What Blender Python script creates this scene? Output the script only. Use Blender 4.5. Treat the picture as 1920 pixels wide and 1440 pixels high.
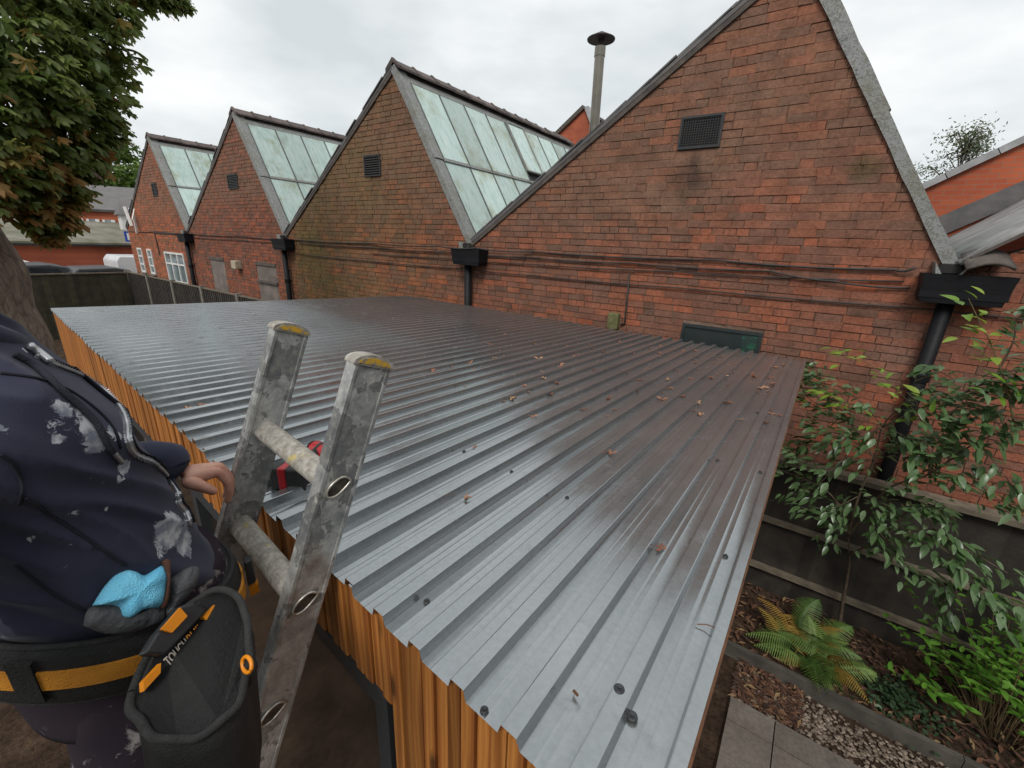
import bpy, bmesh, math, random
from mathutils import Vector, Matrix, noise
from mathutils.bvhtree import BVHTree

for o in list(bpy.data.objects):
    bpy.data.objects.remove(o)
S = bpy.context.scene
COL = S.collection
rnd = random.Random(7)
H = 3.4            # camera height above the ground; everything below is built camera-relative, then lifted by H

# ---------------------------------------------------------------- camera
FPX = 795.7275     # focal length in pixels of a 1920 px wide picture
YAW, PITCH, ROLL = math.radians(-34.5528), math.radians(18.2267), math.radians(-2.4214)
_f = Vector((math.sin(YAW)*math.cos(PITCH), math.cos(YAW)*math.cos(PITCH), -math.sin(PITCH)))
_r0 = Vector((math.cos(YAW), -math.sin(YAW), 0)); _d0 = _f.cross(_r0)
_c, _s = math.cos(ROLL), math.sin(ROLL)
CR = _c*_r0 + _s*_d0; CD = -_s*_r0 + _c*_d0; CF = _f
cam_d = bpy.data.cameras.new('camera'); cam = bpy.data.objects.new('camera', cam_d); COL.objects.link(cam)
cam_d.sensor_width = 36; cam_d.lens = 36*FPX/1920; cam_d.clip_start = 0.02; cam_d.clip_end = 2000
cam.matrix_world = Matrix(((CR.x, -CD.x, -CF.x, 0), (CR.y, -CD.y, -CF.y, 0), (CR.z, -CD.z, -CF.z, H), (0, 0, 0, 1)))
S.camera = cam
S.render.resolution_x, S.render.resolution_y = 1024, 768

# ---------------------------------------------------------------- sky, sun, exposure
SUN_EL, SUN_AZ = math.radians(50), math.radians(163)     # azimuth clockwise from +Y
W = bpy.data.worlds.new('World'); S.world = W; W.use_nodes = True
nt = W.node_tree; nt.nodes.clear()
_o = nt.nodes.new('ShaderNodeOutputWorld'); _b = nt.nodes.new('ShaderNodeBackground'); _b.inputs['Strength'].default_value = 0.1
_sky = nt.nodes.new('ShaderNodeTexSky'); _sky.sky_type = 'NISHITA'; _sky.sun_disc = False
_sky.sun_elevation = SUN_EL; _sky.sun_rotation = SUN_AZ
_tc = nt.nodes.new('ShaderNodeTexCoord'); _mp = nt.nodes.new('ShaderNodeMapping'); _mp.inputs['Scale'].default_value = (1.0, 1.0, 2.6)
_n1 = nt.nodes.new('ShaderNodeTexNoise'); _n1.inputs['Scale'].default_value = 2.3; _n1.inputs['Detail'].default_value = 5; _n1.inputs['Roughness'].default_value = .52
_cr = nt.nodes.new('ShaderNodeValToRGB')
_cr.color_ramp.elements[0].position = .36; _cr.color_ramp.elements[0].color = (4.6, 4.9, 5.0, 1)
_cr.color_ramp.elements[1].position = .66; _cr.color_ramp.elements[1].color = (6.9, 7.0, 6.95, 1)
_e = _cr.color_ramp.elements.new(.5); _e.color = (5.5, 5.75, 5.8, 1)
_mx = nt.nodes.new('ShaderNodeMix'); _mx.data_type = 'RGBA'; _mx.inputs[0].default_value = .95
L = nt.links
L.new(_tc.outputs['Generated'], _mp.inputs[0]); L.new(_mp.outputs[0], _n1.inputs['Vector']); L.new(_n1.outputs[0], _cr.inputs[0])
L.new(_sky.outputs[0], _mx.inputs[6]); L.new(_cr.outputs[0], _mx.inputs[7]); L.new(_mx.outputs[2], _b.inputs[0]); L.new(_b.outputs[0], _o.inputs[0])
sun_d = bpy.data.lights.new('sun', 'SUN'); sun_d.energy = 1.5; sun_d.angle = math.radians(22); sun_d.color = (1, .965, .92)
sun = bpy.data.objects.new('sun', sun_d); COL.objects.link(sun)
_sd = Vector((math.sin(SUN_AZ)*math.cos(SUN_EL), math.cos(SUN_AZ)*math.cos(SUN_EL), math.sin(SUN_EL)))
sun.rotation_euler = (-_sd).to_track_quat('-Z', 'Y').to_euler(); sun.location = (0, 0, 30)
S.view_settings.view_transform = 'Standard'; S.view_settings.look = 'None'; S.view_settings.gamma = 1
S.view_settings.exposure = 0.6
S.render.engine = 'CYCLES'
S.cycles.max_bounces = 5; S.cycles.diffuse_bounces = 2; S.cycles.glossy_bounces = 3; S.cycles.transmission_bounces = 2; S.cycles.caustics_reflective = False; S.cycles.caustics_refractive = False

# ---------------------------------------------------------------- pixel helpers (1920 x 1440 picture) -> real points at a stated depth
def ray(x, y):
    return CR*((x-960)/FPX) + CD*((y-720)/FPX) + CF
def atY(x, y, Y): d = ray(x, y); return d*(Y/d.y)
def atX(x, y, X): d = ray(x, y); return d*(X/d.x)
def atZ(x, y, Z): d = ray(x, y); return d*(Z/d.z)
def onp(x, y, P, n): d = ray(x, y); return d*(P.dot(n)/d.dot(n))
def proj(p):
    z = p.dot(CF)
    if z < .05: return None
    return (960+FPX*p.dot(CR)/z, 720+FPX*p.dot(CD)/z, z)

# ---------------------------------------------------------------- mesh helpers
class MB:
    def __init__(s): s.v = []; s.f = []; s.t = []; s.tone = 0.0
    def add(s, vs, fs, tone=None):
        b = len(s.v); s.v += [tuple(v) for v in vs]; s.f += [tuple(b+i for i in f) for f in fs]
        s.t += [s.tone if tone is None else tone]*len(vs); return s
    def box(s, x0, x1, y0, y1, z0, z1, tone=None):
        return s.add([(x0,y0,z0),(x1,y0,z0),(x1,y1,z0),(x0,y1,z0),(x0,y0,z1),(x1,y0,z1),(x1,y1,z1),(x0,y1,z1)],
              [(0,3,2,1),(4,5,6,7),(0,1,5,4),(1,2,6,5),(2,3,7,6),(3,0,4,7)], tone)
    def obox(s, c, a, b, d, tone=None):
        c, a, b, d = map(Vector, (c, a, b, d))
        if a.cross(b).dot(d) < 0: a = -a
        vs = [c+a*i+b*j+d*k for k in (-1, 1) for (i, j) in ((-1,-1),(1,-1),(1,1),(-1,1))]
        return s.add(vs, [(0,3,2,1),(4,5,6,7),(0,1,5,4),(1,2,6,5),(2,3,7,6),(3,0,4,7)], tone)
    def bar(s, p, q, w, h, up=(0,0,1), tone=None):
        p, q = Vector(p), Vector(q); d = (q-p); up = Vector(up)
        sd = d.cross(up).normalized(); u2 = sd.cross(d).normalized()
        return s.obox((p+q)/2, d/2, sd*(w/2), u2*(h/2), tone)
    def prism(s, poly, off, tone=None):
        off = Vector(off); n = len(poly); a = [Vector(p) for p in poly]; b = [p+off for p in a]
        nrm = Vector((0,0,0))
        for i in range(n): nrm += a[i].cross(a[(i+1) % n])
        fs = [tuple(range(n-1, -1, -1)), tuple(range(n, 2*n))] + [(i, (i+1) % n, n+(i+1) % n, n+i) for i in range(n)]
        if nrm.dot(off) < 0: fs = [tuple(reversed(f)) for f in fs]
        return s.add(a+b, fs, tone)
    def tube(s, pts, r, n=8, cap=True, tone=None, flat=1.0):
        pts = [Vector(p) for p in pts]; m = len(pts)
        rs = r if isinstance(r, (list, tuple)) else [r]*m
        vs = []; up = None
        for i in range(m):
            t = (pts[min(i+1, m-1)]-pts[max(i-1, 0)])
            t = t.normalized() if t.length > 1e-9 else Vector((0,0,1))
            if up is None:
                up = t.orthogonal().normalized()
            else:
                up = (up - t*up.dot(t)); up = up.normalized() if up.length > 1e-6 else t.orthogonal().normalized()
            sd = t.cross(up)
            for k in range(n):
                a = 2*math.pi*k/n; vs.append(pts[i]+(up*math.cos(a)+sd*math.sin(a)*flat)*rs[i])
        fs = [(i*n+k, i*n+(k+1) % n, (i+1)*n+(k+1) % n, (i+1)*n+k) for i in range(m-1) for k in range(n)]
        if cap: fs += [tuple(range(n-1, -1, -1)), tuple((m-1)*n+k for k in range(n))]
        return s.add(vs, fs, tone)
    def loft(s, rings, closed=True, cap=True, tone=None):
        n = len(rings[0]); m = len(rings); vs = [v for r in rings for v in r]
        kk = n if closed else n-1
        fs = [(i*n+k, i*n+(k+1) % n, (i+1)*n+(k+1) % n, (i+1)*n+k) for i in range(m-1) for k in range(kk)]
        if cap and closed: fs += [tuple(range(n-1, -1, -1)), tuple((m-1)*n+k for k in range(n))]
        return s.add(vs, fs, tone)
    def build(s, name, mat, parent=None, smooth=False, label=None, kind=None, fix=False):
        me = bpy.data.meshes.new(name); me.from_pydata(s.v, [], s.f)
        at = me.attributes.new('tone', 'FLOAT', 'POINT'); at.data.foreach_set('value', s.t)
        if fix:
            bm = bmesh.new(); bm.from_mesh(me); bmesh.ops.recalc_face_normals(bm, faces=bm.faces); bm.to_mesh(me); bm.free()
        if smooth: me.polygons.foreach_set('use_smooth', [True]*len(me.polygons))
        return link(name, me, mat, parent, label, kind)

def link(name, me, mat, parent=None, label=None, kind=None):
    if mat is not None and not me.materials: me.materials.append(mat)
    o = bpy.data.objects.new(name, me); COL.objects.link(o)
    if parent is not None:
        o.parent = parent
        if parent.parent is None: o.location = -parent.location
    if label: o['label'] = label
    if kind: o['kind'] = kind
    return o
def thing(name, label, cat, loc=(0,0,0), group=None):
    o = bpy.data.objects.new(name, None); COL.objects.link(o); o.location = loc; o.empty_display_size = .1
    o['label'] = label; o['category'] = cat
    if group: o['group'] = group
    return o
def tag(o, label, cat, group=None):
    o['label'] = label; o['category'] = cat
    if group: o['group'] = group
    return o
def struct(o, label):
    o['kind'] = 'structure'; o['label'] = label; return o
def autosmooth(o, ang=40):
    me = o.data
    me.polygons.foreach_set('use_smooth', [True]*len(me.polygons))
    me.set_sharp_from_angle(angle=math.radians(ang))

# ---------------------------------------------------------------- materials
class NT:
    def __init__(s, name):
        s.m = bpy.data.materials.new(name); s.m.use_nodes = True; s.t = s.m.node_tree; s.t.nodes.clear()
        s.out = s.n('OutputMaterial'); s.b = s.n('BsdfPrincipled'); s.l(s.b.outputs[0], s.out.inputs[0])
        tc = s.n('TexCoord'); s.obj = tc.outputs['Object']; s.geo = None
    def n(s, t): return s.t.nodes.new('ShaderNode'+t)
    def l(s, a, b): s.t.links.new(a, b)
    def setin(s, sock, v):
        if isinstance(v, (int, float)): sock.default_value = v
        elif isinstance(v, tuple): sock.default_value = v if len(v) == len(sock.default_value) else (*v, 1)
        else: s.l(v, sock)
    def pos(s):
        g = s.n('NewGeometry'); return g.outputs['Position']
    def mapped(s, src, scale=(1,1,1), rot=(0,0,0)):
        m = s.n('Mapping'); s.l(src, m.inputs[0]); m.inputs['Scale'].default_value = scale; m.inputs['Rotation'].default_value = rot; return m.outputs[0]
    def noise(s, vec, scale, detail=4, rough=.55, dist=0):
        n = s.n('TexNoise'); s.l(vec, n.inputs['Vector']); n.inputs['Scale'].default_value = scale; n.inputs['Detail'].default_value = detail
        n.inputs['Roughness'].default_value = rough; n.inputs['Distortion'].default_value = dist; return n.outputs[0]
    def vor(s, vec, scale, feat='F1', out=0):
        n = s.n('TexVoronoi'); n.feature = feat; s.l(vec, n.inputs['Vector']); n.inputs['Scale'].default_value = scale; return n.outputs[out]
    def wave(s, vec, scale, dist, dscale=1, detail=2, kind='BANDS', d='X'):
        n = s.n('TexWave'); n.wave_type = kind
        if kind == 'BANDS': n.bands_direction = d
        else: n.rings_direction = d
        s.l(vec, n.inputs['Vector']); n.inputs['Scale'].default_value = scale; n.inputs['Distortion'].default_value = dist
        n.inputs['Detail Scale'].default_value = dscale; n.inputs['Detail'].default_value = detail; return n.outputs['Fac']
    def ramp(s, fac, els, interp='LINEAR'):
        r = s.n('ValToRGB'); r.color_ramp.interpolation = interp; e = r.color_ramp.elements
        while len(e) > 1: e.remove(e[0])
        for i, (p, c) in enumerate(els):
            if isinstance(c, (int, float)): c = (c, c, c)
            x = e[0] if i == 0 else e.new(p)
            x.position = p; x.color = (*c, 1)
        s.l(fac, r.inputs[0]); return r.outputs[0]
    def mix(s, fac, a, b, mode='MIX'):
        m = s.n('Mix'); m.data_type = 'RGBA'; m.blend_type = mode
        s.setin(m.inputs[0], fac); s.setin(m.inputs[6], a); s.setin(m.inputs[7], b); return m.outputs[2]
    def math(s, op, a, b=0.0, clamp=False):
        m = s.n('Math'); m.operation = op; m.use_clamp = clamp; s.setin(m.inputs[0], a); s.setin(m.inputs[1], b); return m.outputs[0]
    def attr(s, name):
        a = s.n('Attribute'); a.attribute_name = name; return a.outputs['Fac']
    def objrand(s): return s.n('ObjectInfo').outputs['Random']
    def rand(s): return s.math('FRACT', s.math('ADD', s.attr('tone'), s.objrand()))
    def sep(s, v):
        x = s.n('SeparateXYZ'); s.l(v, x.inputs[0]); return x.outputs
    def bump(s, h, strength=.3, dist=.01):
        b = s.n('Bump'); s.l(h, b.inputs['Height']); b.inputs['Strength'].default_value = strength; b.inputs['Distance'].default_value = dist
        s.l(b.outputs[0], s.b.inputs['Normal']); return b
    def done(s, col, rough=.8, metal=0.0, spec=None):
        s.setin(s.b.inputs['Base Color'], col); s.setin(s.b.inputs['Roughness'], rough); s.setin(s.b.inputs['Metallic'], metal)
        if spec is not None: s.b.inputs['Specular IOR Level'].default_value = spec
        return s.m

MATS = {}
def simple(name, c1, c2=None, scale=8, rough=.7, metal=0.0, bump=0, bscale=None, var=.0, spec=None, detail=4):
    k = NT(name); c2 = c2 or tuple(x*.75 for x in c1)
    f = k.noise(k.obj, scale, detail); col = k.mix(k.ramp(f, [(.35, 0.0), (.65, 1.0)]), c1, c2)
    if var:
        r = k.rand(); col = k.mix(1.0, col, k.ramp(r, [(0, 1-var), (1, 1+var)]), 'MULTIPLY')
    if bump: k.bump(k.noise(k.obj, bscale or scale*4, 4), bump, .01)
    MATS[name] = k.done(col, rough, metal, spec); return MATS[name]

def clipline(poly, a, b, c):      # keep a*x+b*z+c >= 0
    out = []
    for i in range(len(poly)):
        p, q = poly[i], poly[(i+1) % len(poly)]
        dp, dq = a*p[0]+b*p[1]+c, a*q[0]+b*q[1]+c
        if dp >= 0: out.append(p)
        if (dp >= 0) != (dq >= 0):
            t = dp/(dp-dq); out.append((p[0]+(q[0]-p[0])*t, p[1]+(q[1]-p[1])*t))
    return out

# ================================================================ materials of the place
def relpos(k):
    m = k.n('Mapping'); k.l(k.pos(), m.inputs[0]); m.inputs['Location'].default_value = (0, 0, -H); return m.outputs[0]

def brick_material(name, near=True):
    k = NT(name); P = relpos(k); sx = k.sep(P); r = k.rand()
    base = k.ramp(r, [(0, (.32,.105,.06)), (.14, (.27,.092,.056)), (.3, (.225,.086,.058)), (.46, (.19,.086,.062)), (.62, (.165,.082,.062)), (.76, (.25,.10,.068)), (.9, (.36,.10,.052)), (1, (.13,.07,.055))])
    if near:
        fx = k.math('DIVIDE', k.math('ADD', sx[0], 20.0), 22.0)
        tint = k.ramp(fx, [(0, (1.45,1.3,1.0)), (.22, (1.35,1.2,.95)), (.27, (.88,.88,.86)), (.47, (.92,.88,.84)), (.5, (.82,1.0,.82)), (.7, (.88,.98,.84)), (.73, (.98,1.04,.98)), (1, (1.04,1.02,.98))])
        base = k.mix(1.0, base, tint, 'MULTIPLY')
        # weathered grey-brown film on the gable heads, cleaner red courses lower down
        big = k.noise(P, .55, 4, .6)
        zz = k.math('ADD', k.math('MULTIPLY', sx[2], .42), k.math('MULTIPLY', k.math('SUBTRACT', big, .5), 1.6))
        film = k.ramp(zz, [(.0, .15), (.12, .3), (.38, .72), (.8, .55), (1, .5)])
        base = k.mix(film, base, (.185, .112, .074))
        # olive algae on the third gable and a patch by the near verge
        al = k.noise(P, .8, 5, .6)
        inx = k.ramp(fx, [(.49, 0.0), (.515, 1.0), (.61, .5), (.69, 0.0)])
        al2 = k.math('MULTIPLY', k.ramp(al, [(.36, 0.0), (.6, 1.0)]), inx)
        base = k.mix(k.math('MULTIPLY', al2, .8), base, (.13, .105, .035))
        dx = k.math('DISTANCE', sx[0], .12) if False else k.math('ABSOLUTE', k.math('SUBTRACT', sx[0], .10))
        dz = k.math('ABSOLUTE', k.math('SUBTRACT', sx[2], .72))
        pt = k.ramp(k.math('ADD', k.math('ADD', k.math('MULTIPLY', dx, 3.0), k.math('MULTIPLY', dz, 3.6)), k.math('MULTIPLY', al, .6)), [(.35, .6), (.85, 0.0)])
        base = k.mix(pt, base, (.085, .080, .030))
        # soot streak hanging below the big vent
        vx = k.math('ABSOLUTE', k.math('ADD', sx[0], 1.27)); vz = k.math('ABSOLUTE', k.math('SUBTRACT', sx[2], .70))
        st = k.math('ADD', k.math('ADD', k.math('MULTIPLY', vx, 2.6), k.math('MULTIPLY', vz, 1.9)), k.math('MULTIPLY', k.noise(P, 7, 4), .7))
        base = k.mix(k.ramp(st, [(.45, .75), (1.05, 0.0)]), base, (.055, .036, .030))
        # pale lime bloom round the near downpipe
        bx = k.math('ABSOLUTE', k.math('SUBTRACT', sx[0], .68)); bz = k.math('ABSOLUTE', k.math('ADD', sx[2], .85))
        bl = k.math('ADD', k.math('ADD', k.math('MULTIPLY', bx, 2.4), k.math('MULTIPLY', bz, 1.2)), k.math('MULTIPLY', k.noise(P, 5, 4), .9))
        base = k.mix(k.ramp(bl, [(.6, .38), (1.15, 0.0)]), base, (.26, .17, .13))
    f = k.noise(P, 38, 5, .65); base = k.mix(1.0, base, k.ramp(f, [(.25, .62), (.5, 1.0), (.75, 1.28)]), 'MULTIPLY')
    g = k.noise(P, 6, 4, .6); base = k.mix(1.0, base, k.ramp(g, [(.3, .78), (.7, 1.2)]), 'MULTIPLY')
    k.bump(k.noise(P, 75, 5, .7), .55, .012)
    MATS[name] = k.done(base, .9, 0, .25); return MATS[name]
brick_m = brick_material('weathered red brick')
k = NT('lime mortar'); P = relpos(k)
mort = k.mix(k.ramp(k.noise(P, 1.1, 4), [(.3, 0.0), (.7, 1.0)]), (.12, .075, .055), (.22, .145, .11))
k.bump(k.noise(P, 60, 4), .5, .01); mortar_m = k.done(k.mix(1.0, mort, k.ramp(k.noise(P, 25, 4), [(.3, .7), (.7, 1.25)]), 'MULTIPLY'), .95, 0, .2)
k = NT('far brick'); P = relpos(k)
bt = k.n('TexBrick'); k.l(k.mapped(P, (1, 1, 1), (math.radians(90), 0, 0)), bt.inputs[0]); bt.inputs['Scale'].default_value = 1
bt.inputs['Brick Width'].default_value = .17; bt.inputs['Row Height'].default_value = .056; bt.inputs['Mortar Size'].default_value = .005
bt.inputs['Color1'].default_value = (.45,.115,.055,1); bt.inputs['Color2'].default_value = (.36,.085,.045,1); bt.inputs['Mortar'].default_value = (.30,.14,.09,1)
farbrick_m = k.done(k.mix(1.0, bt.outputs[0], k.ramp(k.noise(P, .9, 4), [(.3, .75), (.7, 1.2)]), 'MULTIPLY'), .9, 0, .2)
k = NT('lead sheet'); P = relpos(k)
f1 = k.noise(P, 19, 6, .75); c = k.ramp(f1, [(.30, (.07,.072,.07)), (.42, (.20,.205,.20)), (.50, (.29,.295,.285)), (.57, (.13,.125,.11)), (.65, (.34,.34,.32)), (.8, (.15,.145,.13))])
c = k.mix(k.ramp(k.noise(P, 4, 5), [(.5, 0.0), (.72, .55)]), c, (.15,.14,.085)); k.bump(f1, .5, .02)
lead_m = k.done(c, .62, .15)
k = NT('roof light glass'); P = relpos(k)
stk = k.noise(k.mapped(P, (3.2, 7.0, 1.0)), 1.6, 5, .6); blot = k.noise(P, 2.3, 5, .65)
c = k.ramp(stk, [(.25, (.33,.45,.415)), (.5, (.43,.55,.515)), (.75, (.53,.63,.60))])
c = k.mix(k.ramp(blot, [(.50, 0.0), (.68, .75)]), c, (.24,.26,.14)); c = k.mix(k.ramp(k.noise(k.mapped(P, (6, 16, 1.2)), 2.0, 4, .7), [(.52, 0.0), (.7, .6)]), c, (.60,.66,.64))
c = k.mix(1.0, c, k.ramp(k.rand(), [(0, .76), (1, 1.14)]), 'MULTIPLY')
pane_m = k.done(c, k.ramp(stk, [(.3, .22), (.7, .42)]), 0, .5)
bar_m = simple('lead glazing bar', (.13,.14,.135), (.08,.085,.08), 9, .6, .2)
slate_m = simple('slate', (.085,.082,.085), (.13,.12,.115), 6, .7, bump=.3, var=.25)
ridge_m = simple('ridge tile clay', (.115,.085,.075), (.075,.06,.058), 9, .8, bump=.4, var=.3)
verge_m = simple('verge mortar', (.11,.09,.075), (.06,.05,.045), 10, .9, bump=.5)
blackpaint_m = simple('black paint', (.006,.0065,.008), (.011,.011,.013), 5, .55, bump=.2, bscale=30, spec=.2)
dark_m = simple('dark void', (.010,.010,.010), (.016,.015,.014), 10, .8)
grille_m = simple('grille iron', (.035,.038,.042), (.05,.045,.042), 20, .55, .4)
cable_m = simple('cable sheath', (.018,.016,.016), (.035,.03,.027), 6, .6)
board_m = simple('boarding grey', (.21,.17,.145), (.12,.10,.09), 5, .85, bump=.4)
greenboard_m = simple('dark green painted plate', (.018,.027,.027), (.028,.034,.034), 7, .4, bump=.1)
k = NT('plate with green flaking'); c = k.mix(k.ramp(k.noise(k.obj, 16, 5, .7), [(.52, 0.0), (.6, 1.0)]), (.02,.04,.035), (.02,.12,.06)); greenflake_m = k.done(c, .45)
mossbox_m = simple('moss stained box', (.16,.15,.06), (.09,.09,.035), 22, .8, bump=.4)
white_m = simple('white paint', (.72,.72,.70), (.6,.6,.57), 6, .45)
wglass_m = simple('window glass', (.10,.13,.14), (.2,.25,.26), 2.5, .08, spec=.8)
cream_m = simple('cream plastic', (.42,.37,.27), (.33,.28,.2), 8, .6)

# ================================================================ ground
k = NT('earth'); P = relpos(k); e1 = k.noise(P, 3.5, 6, .7); e2 = k.vor(P, 26, 'F1')
c = k.ramp(e1, [(.3, (.022,.014,.009)), (.5, (.045,.028,.018)), (.7, (.085,.055,.035))]); c = k.mix(1.0, c, k.ramp(e2, [(0, .6), (.6, 1.3)]), 'MULTIPLY')
k.bump(k.noise(P, 22, 6, .75), .9, .04); earth_m = k.done(c, .95, 0, .2)
g = MB()
NX, NY = 40, 40
for j in range(NY+1):
    for i in range(NX+1):
        a = (i/NX-.5)*2; b = (j/NY-.5)*2
        x = math.copysign(abs(a)**3, a)*600; y = math.copysign(abs(b)**3, b)*600
        g.v.append((x, y, -3.4)); g.t.append(0)
g.f = [(j*(NX+1)+i, j*(NX+1)+i+1, (j+1)*(NX+1)+i+1, (j+1)*(NX+1)+i) for j in range(NY) for i in range(NX)]
struct(g.build('ground', earth_m), 'dark brown earth ground under the garden and yard')

# ================================================================ saw-tooth brick workshop
D = 4.9; BAY = 5.0254; XV = [.846 - i*BAY for i in range(5)]; ZV, ZA, FR = -.03, 2.34, .7032
CO = .0727; GZ = -3.4
shop = thing('brick_workshop', 'long weathered red brick workshop with saw-tooth gables and glazed roof slopes', 'building', (-9, D, GZ))
vents = [(-1.45, -1.06, .975, 1.255), (-6.48, -6.08, .96, 1.265), (-11.42, -10.95, .935, 1.225), (-16.2, -15.84, .90, 1.23)]
opens = {0: [vents[0], (-1.12, -.34, -1.15, -.745)], 1: [vents[1]],
         2: [vents[2], (-13.14, -12.33, -2.4, -.64), (-10.66, -9.79, -2.4, -.635)],
         3: [vents[3], (-18.68, -18.28, -1.38, -.61), (-17.78, -17.4, -1.38, -.61), (-16.29, -14.85, -1.5, -.63)], 4: []}
def bay_lines(i):
    xr, xl = XV[i], XV[i+1]; ax = xl + FR*BAY
    ml = (ZA-ZV)/(ax-xl); mr = (ZA-ZV)/(ax-xr)
    return xl, ax, xr, ml, mr
brick_meshes = {}
def brick_mesh(w, h, y0, y1, var):
    key = (round(w, 3), var)
    if key not in brick_meshes:
        r2 = random.Random(var*13+int(w*1000)); m = MB(); j = lambda: r2.uniform(-.0025, .0025)
        e = .004
        fr = [(-w/2+j(), y0+j()*.5, -h/2+j()), (w/2+j(), y0+j()*.5, -h/2+j()), (w/2+j(), y0+j()*.5, h/2+j()), (-w/2+j(), y0+j()*.5, h/2+j())]
        md = [(x*(1+2*e/w), y0+e, z*(1+2*e/h)) for x, y, z in fr]; bk = [(x, y1, z) for x, y, z in md]
        m.add(fr+md+bk, [(0,1,2,3)]+[(a, a+4, (a+1) % 4+4, (a+1) % 4) for a in range(4)]+[(a+4, a+8, (a+1) % 4+8, (a+1) % 4+4) for a in range(4)])
        me = bpy.data.meshes.new('brick'); me.from_pydata(m.v, [], m.f); me.materials.append(brick_m)
        bm = bmesh.new(); bm.from_mesh(me); bmesh.ops.recalc_face_normals(bm, faces=bm.faces)
        if sum(f.normal.y for f in bm.faces if len(f.verts) == 4 and abs(f.normal.y) > .9) > 0: bmesh.ops.reverse_faces(bm, faces=bm.faces)
        bm.to_mesh(me); bm.free()
        brick_meshes[key] = me
    return brick_meshes[key]
singles = []; walls = {}
for i in range(5):
    if i < 4: xl, ax, xr, ml, mr = bay_lines(i)
    else: xl, xr = XV[0], XV[0]+3.4            # the low annexe bay right of the last valley
    m = MB()
    if i < 4: m.prism([(xl, D, GZ), (xr, D, GZ), (xr, D, ZV-.02), (ax, D, ZA-.02), (xl, D, ZV-.02)], (0, .25, 0))
    else: m.prism([(xl, D, GZ), (xr, D, GZ), (xr, D, 1.6), (xl, D, -.06)], (0, .25, 0))
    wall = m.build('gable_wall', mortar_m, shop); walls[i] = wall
    field = MB(); rb = random.Random(40+i)
    nrow = int((ZA-GZ)/CO)+2
    for rrow in range(nrow):
        z0 = GZ + rrow*CO + .004; z1 = z0 + CO - .0080
        x = xl + .004 - rb.uniform(0, .22)
        hdr = (rrow % 4 == 1)
        while x < xr:
            w = .104 if (rb.random() < (.45 if hdr else .13)) else .208
            w *= rb.uniform(.97, 1.03)
            x0, x1 = max(x, xl+.003), min(x+w, xr-.003); x += w+.0085
            if x1-x0 < .03: continue
            zz0, zz1 = z0+rb.uniform(-.002, .002), z1+rb.uniform(-.002, .002)
            segs = [(x0, x1)]
            for (a, b, c, d) in opens[i]:
                if z1 > c+.03 and z0 < d-.03:
                    ns = []
                    for (s0, s1) in segs:
                        if s0 < a: ns.append((s0, min(s1, a-.004)))
                        if s1 > b: ns.append((max(s0, b+.004), s1))
                    segs = [q for q in ns if q[1]-q[0] > .02]
            for (s0, s1) in segs:
                poly = [(s0, zz0), (s1, zz0), (s1, zz1), (s0, zz1)]
                if i < 4:
                    poly = clipline(poly, ml, -1, ZV-ml*xl-.02); poly = clipline(poly, mr, -1, ZV-mr*xr-.02) if poly else poly
                else: poly = clipline(poly, .488, -1, -.06-.488*xl)
                if len(poly) < 3: continue
                out = .009+rb.uniform(-.004, .005)
                ar = abs(sum(poly[q][0]*poly[(q+1) % len(poly)][1]-poly[(q+1) % len(poly)][0]*poly[q][1] for q in range(len(poly))))/2
                full = (s0 == x0 and s1 == x1 and x1-x0 > .1 and ar > .999*(s1-s0)*(zz1-zz0))
                sc = 0
                if full:
                    c3 = Vector(((s0+s1)/2, D, (zz0+zz1)/2)); q = proj(c3)
                    if q and -20 < q[0] < 1940 and -20 < q[1] < 1440:
                        hid = (c3.x < .05 and q[1] > 557+.156*(q[0]-760)-4) or c3.z < -1.95
                        a1 = proj(Vector((s0, D, zz0))); a2 = proj(Vector((s1, D, zz1)))
                        if not hid: sc = abs(a1[0]-a2[0])*abs(a1[1]-a2[1])
                if sc > 0: singles.append((sc, i, s0, s1, zz0, zz1, out, poly))
                else: field.prism([(p[0], D+.005, p[1]) for p in poly], (0, -out-.005, 0), rb.random())
    walls[i, 'f'] = field
singles.sort(key=lambda a: -a[0])
for n, (sc, i, s0, s1, z0, z1, out, poly) in enumerate(singles):
    if n < 300:
        me = brick_mesh(.208 if s1-s0 > .15 else .104, .0647, -.011, .004, n % 4)
        o = link('brick', me, None, walls[i]); o.location = ((s0+s1)/2, D+rnd.uniform(-.003, .004), (z0+z1)/2)
        o.scale = ((s1-s0)/(.208 if s1-s0 > .15 else .104), 1, 1)
    else: walls[i, 'f'].prism([(p[0], D+.005, p[1]) for p in poly], (0, -out-.005, 0), rnd.random())
for i in range(5): walls[i, 'f'].build('brickwork', brick_m, walls[i], kind='stuff')

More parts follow.
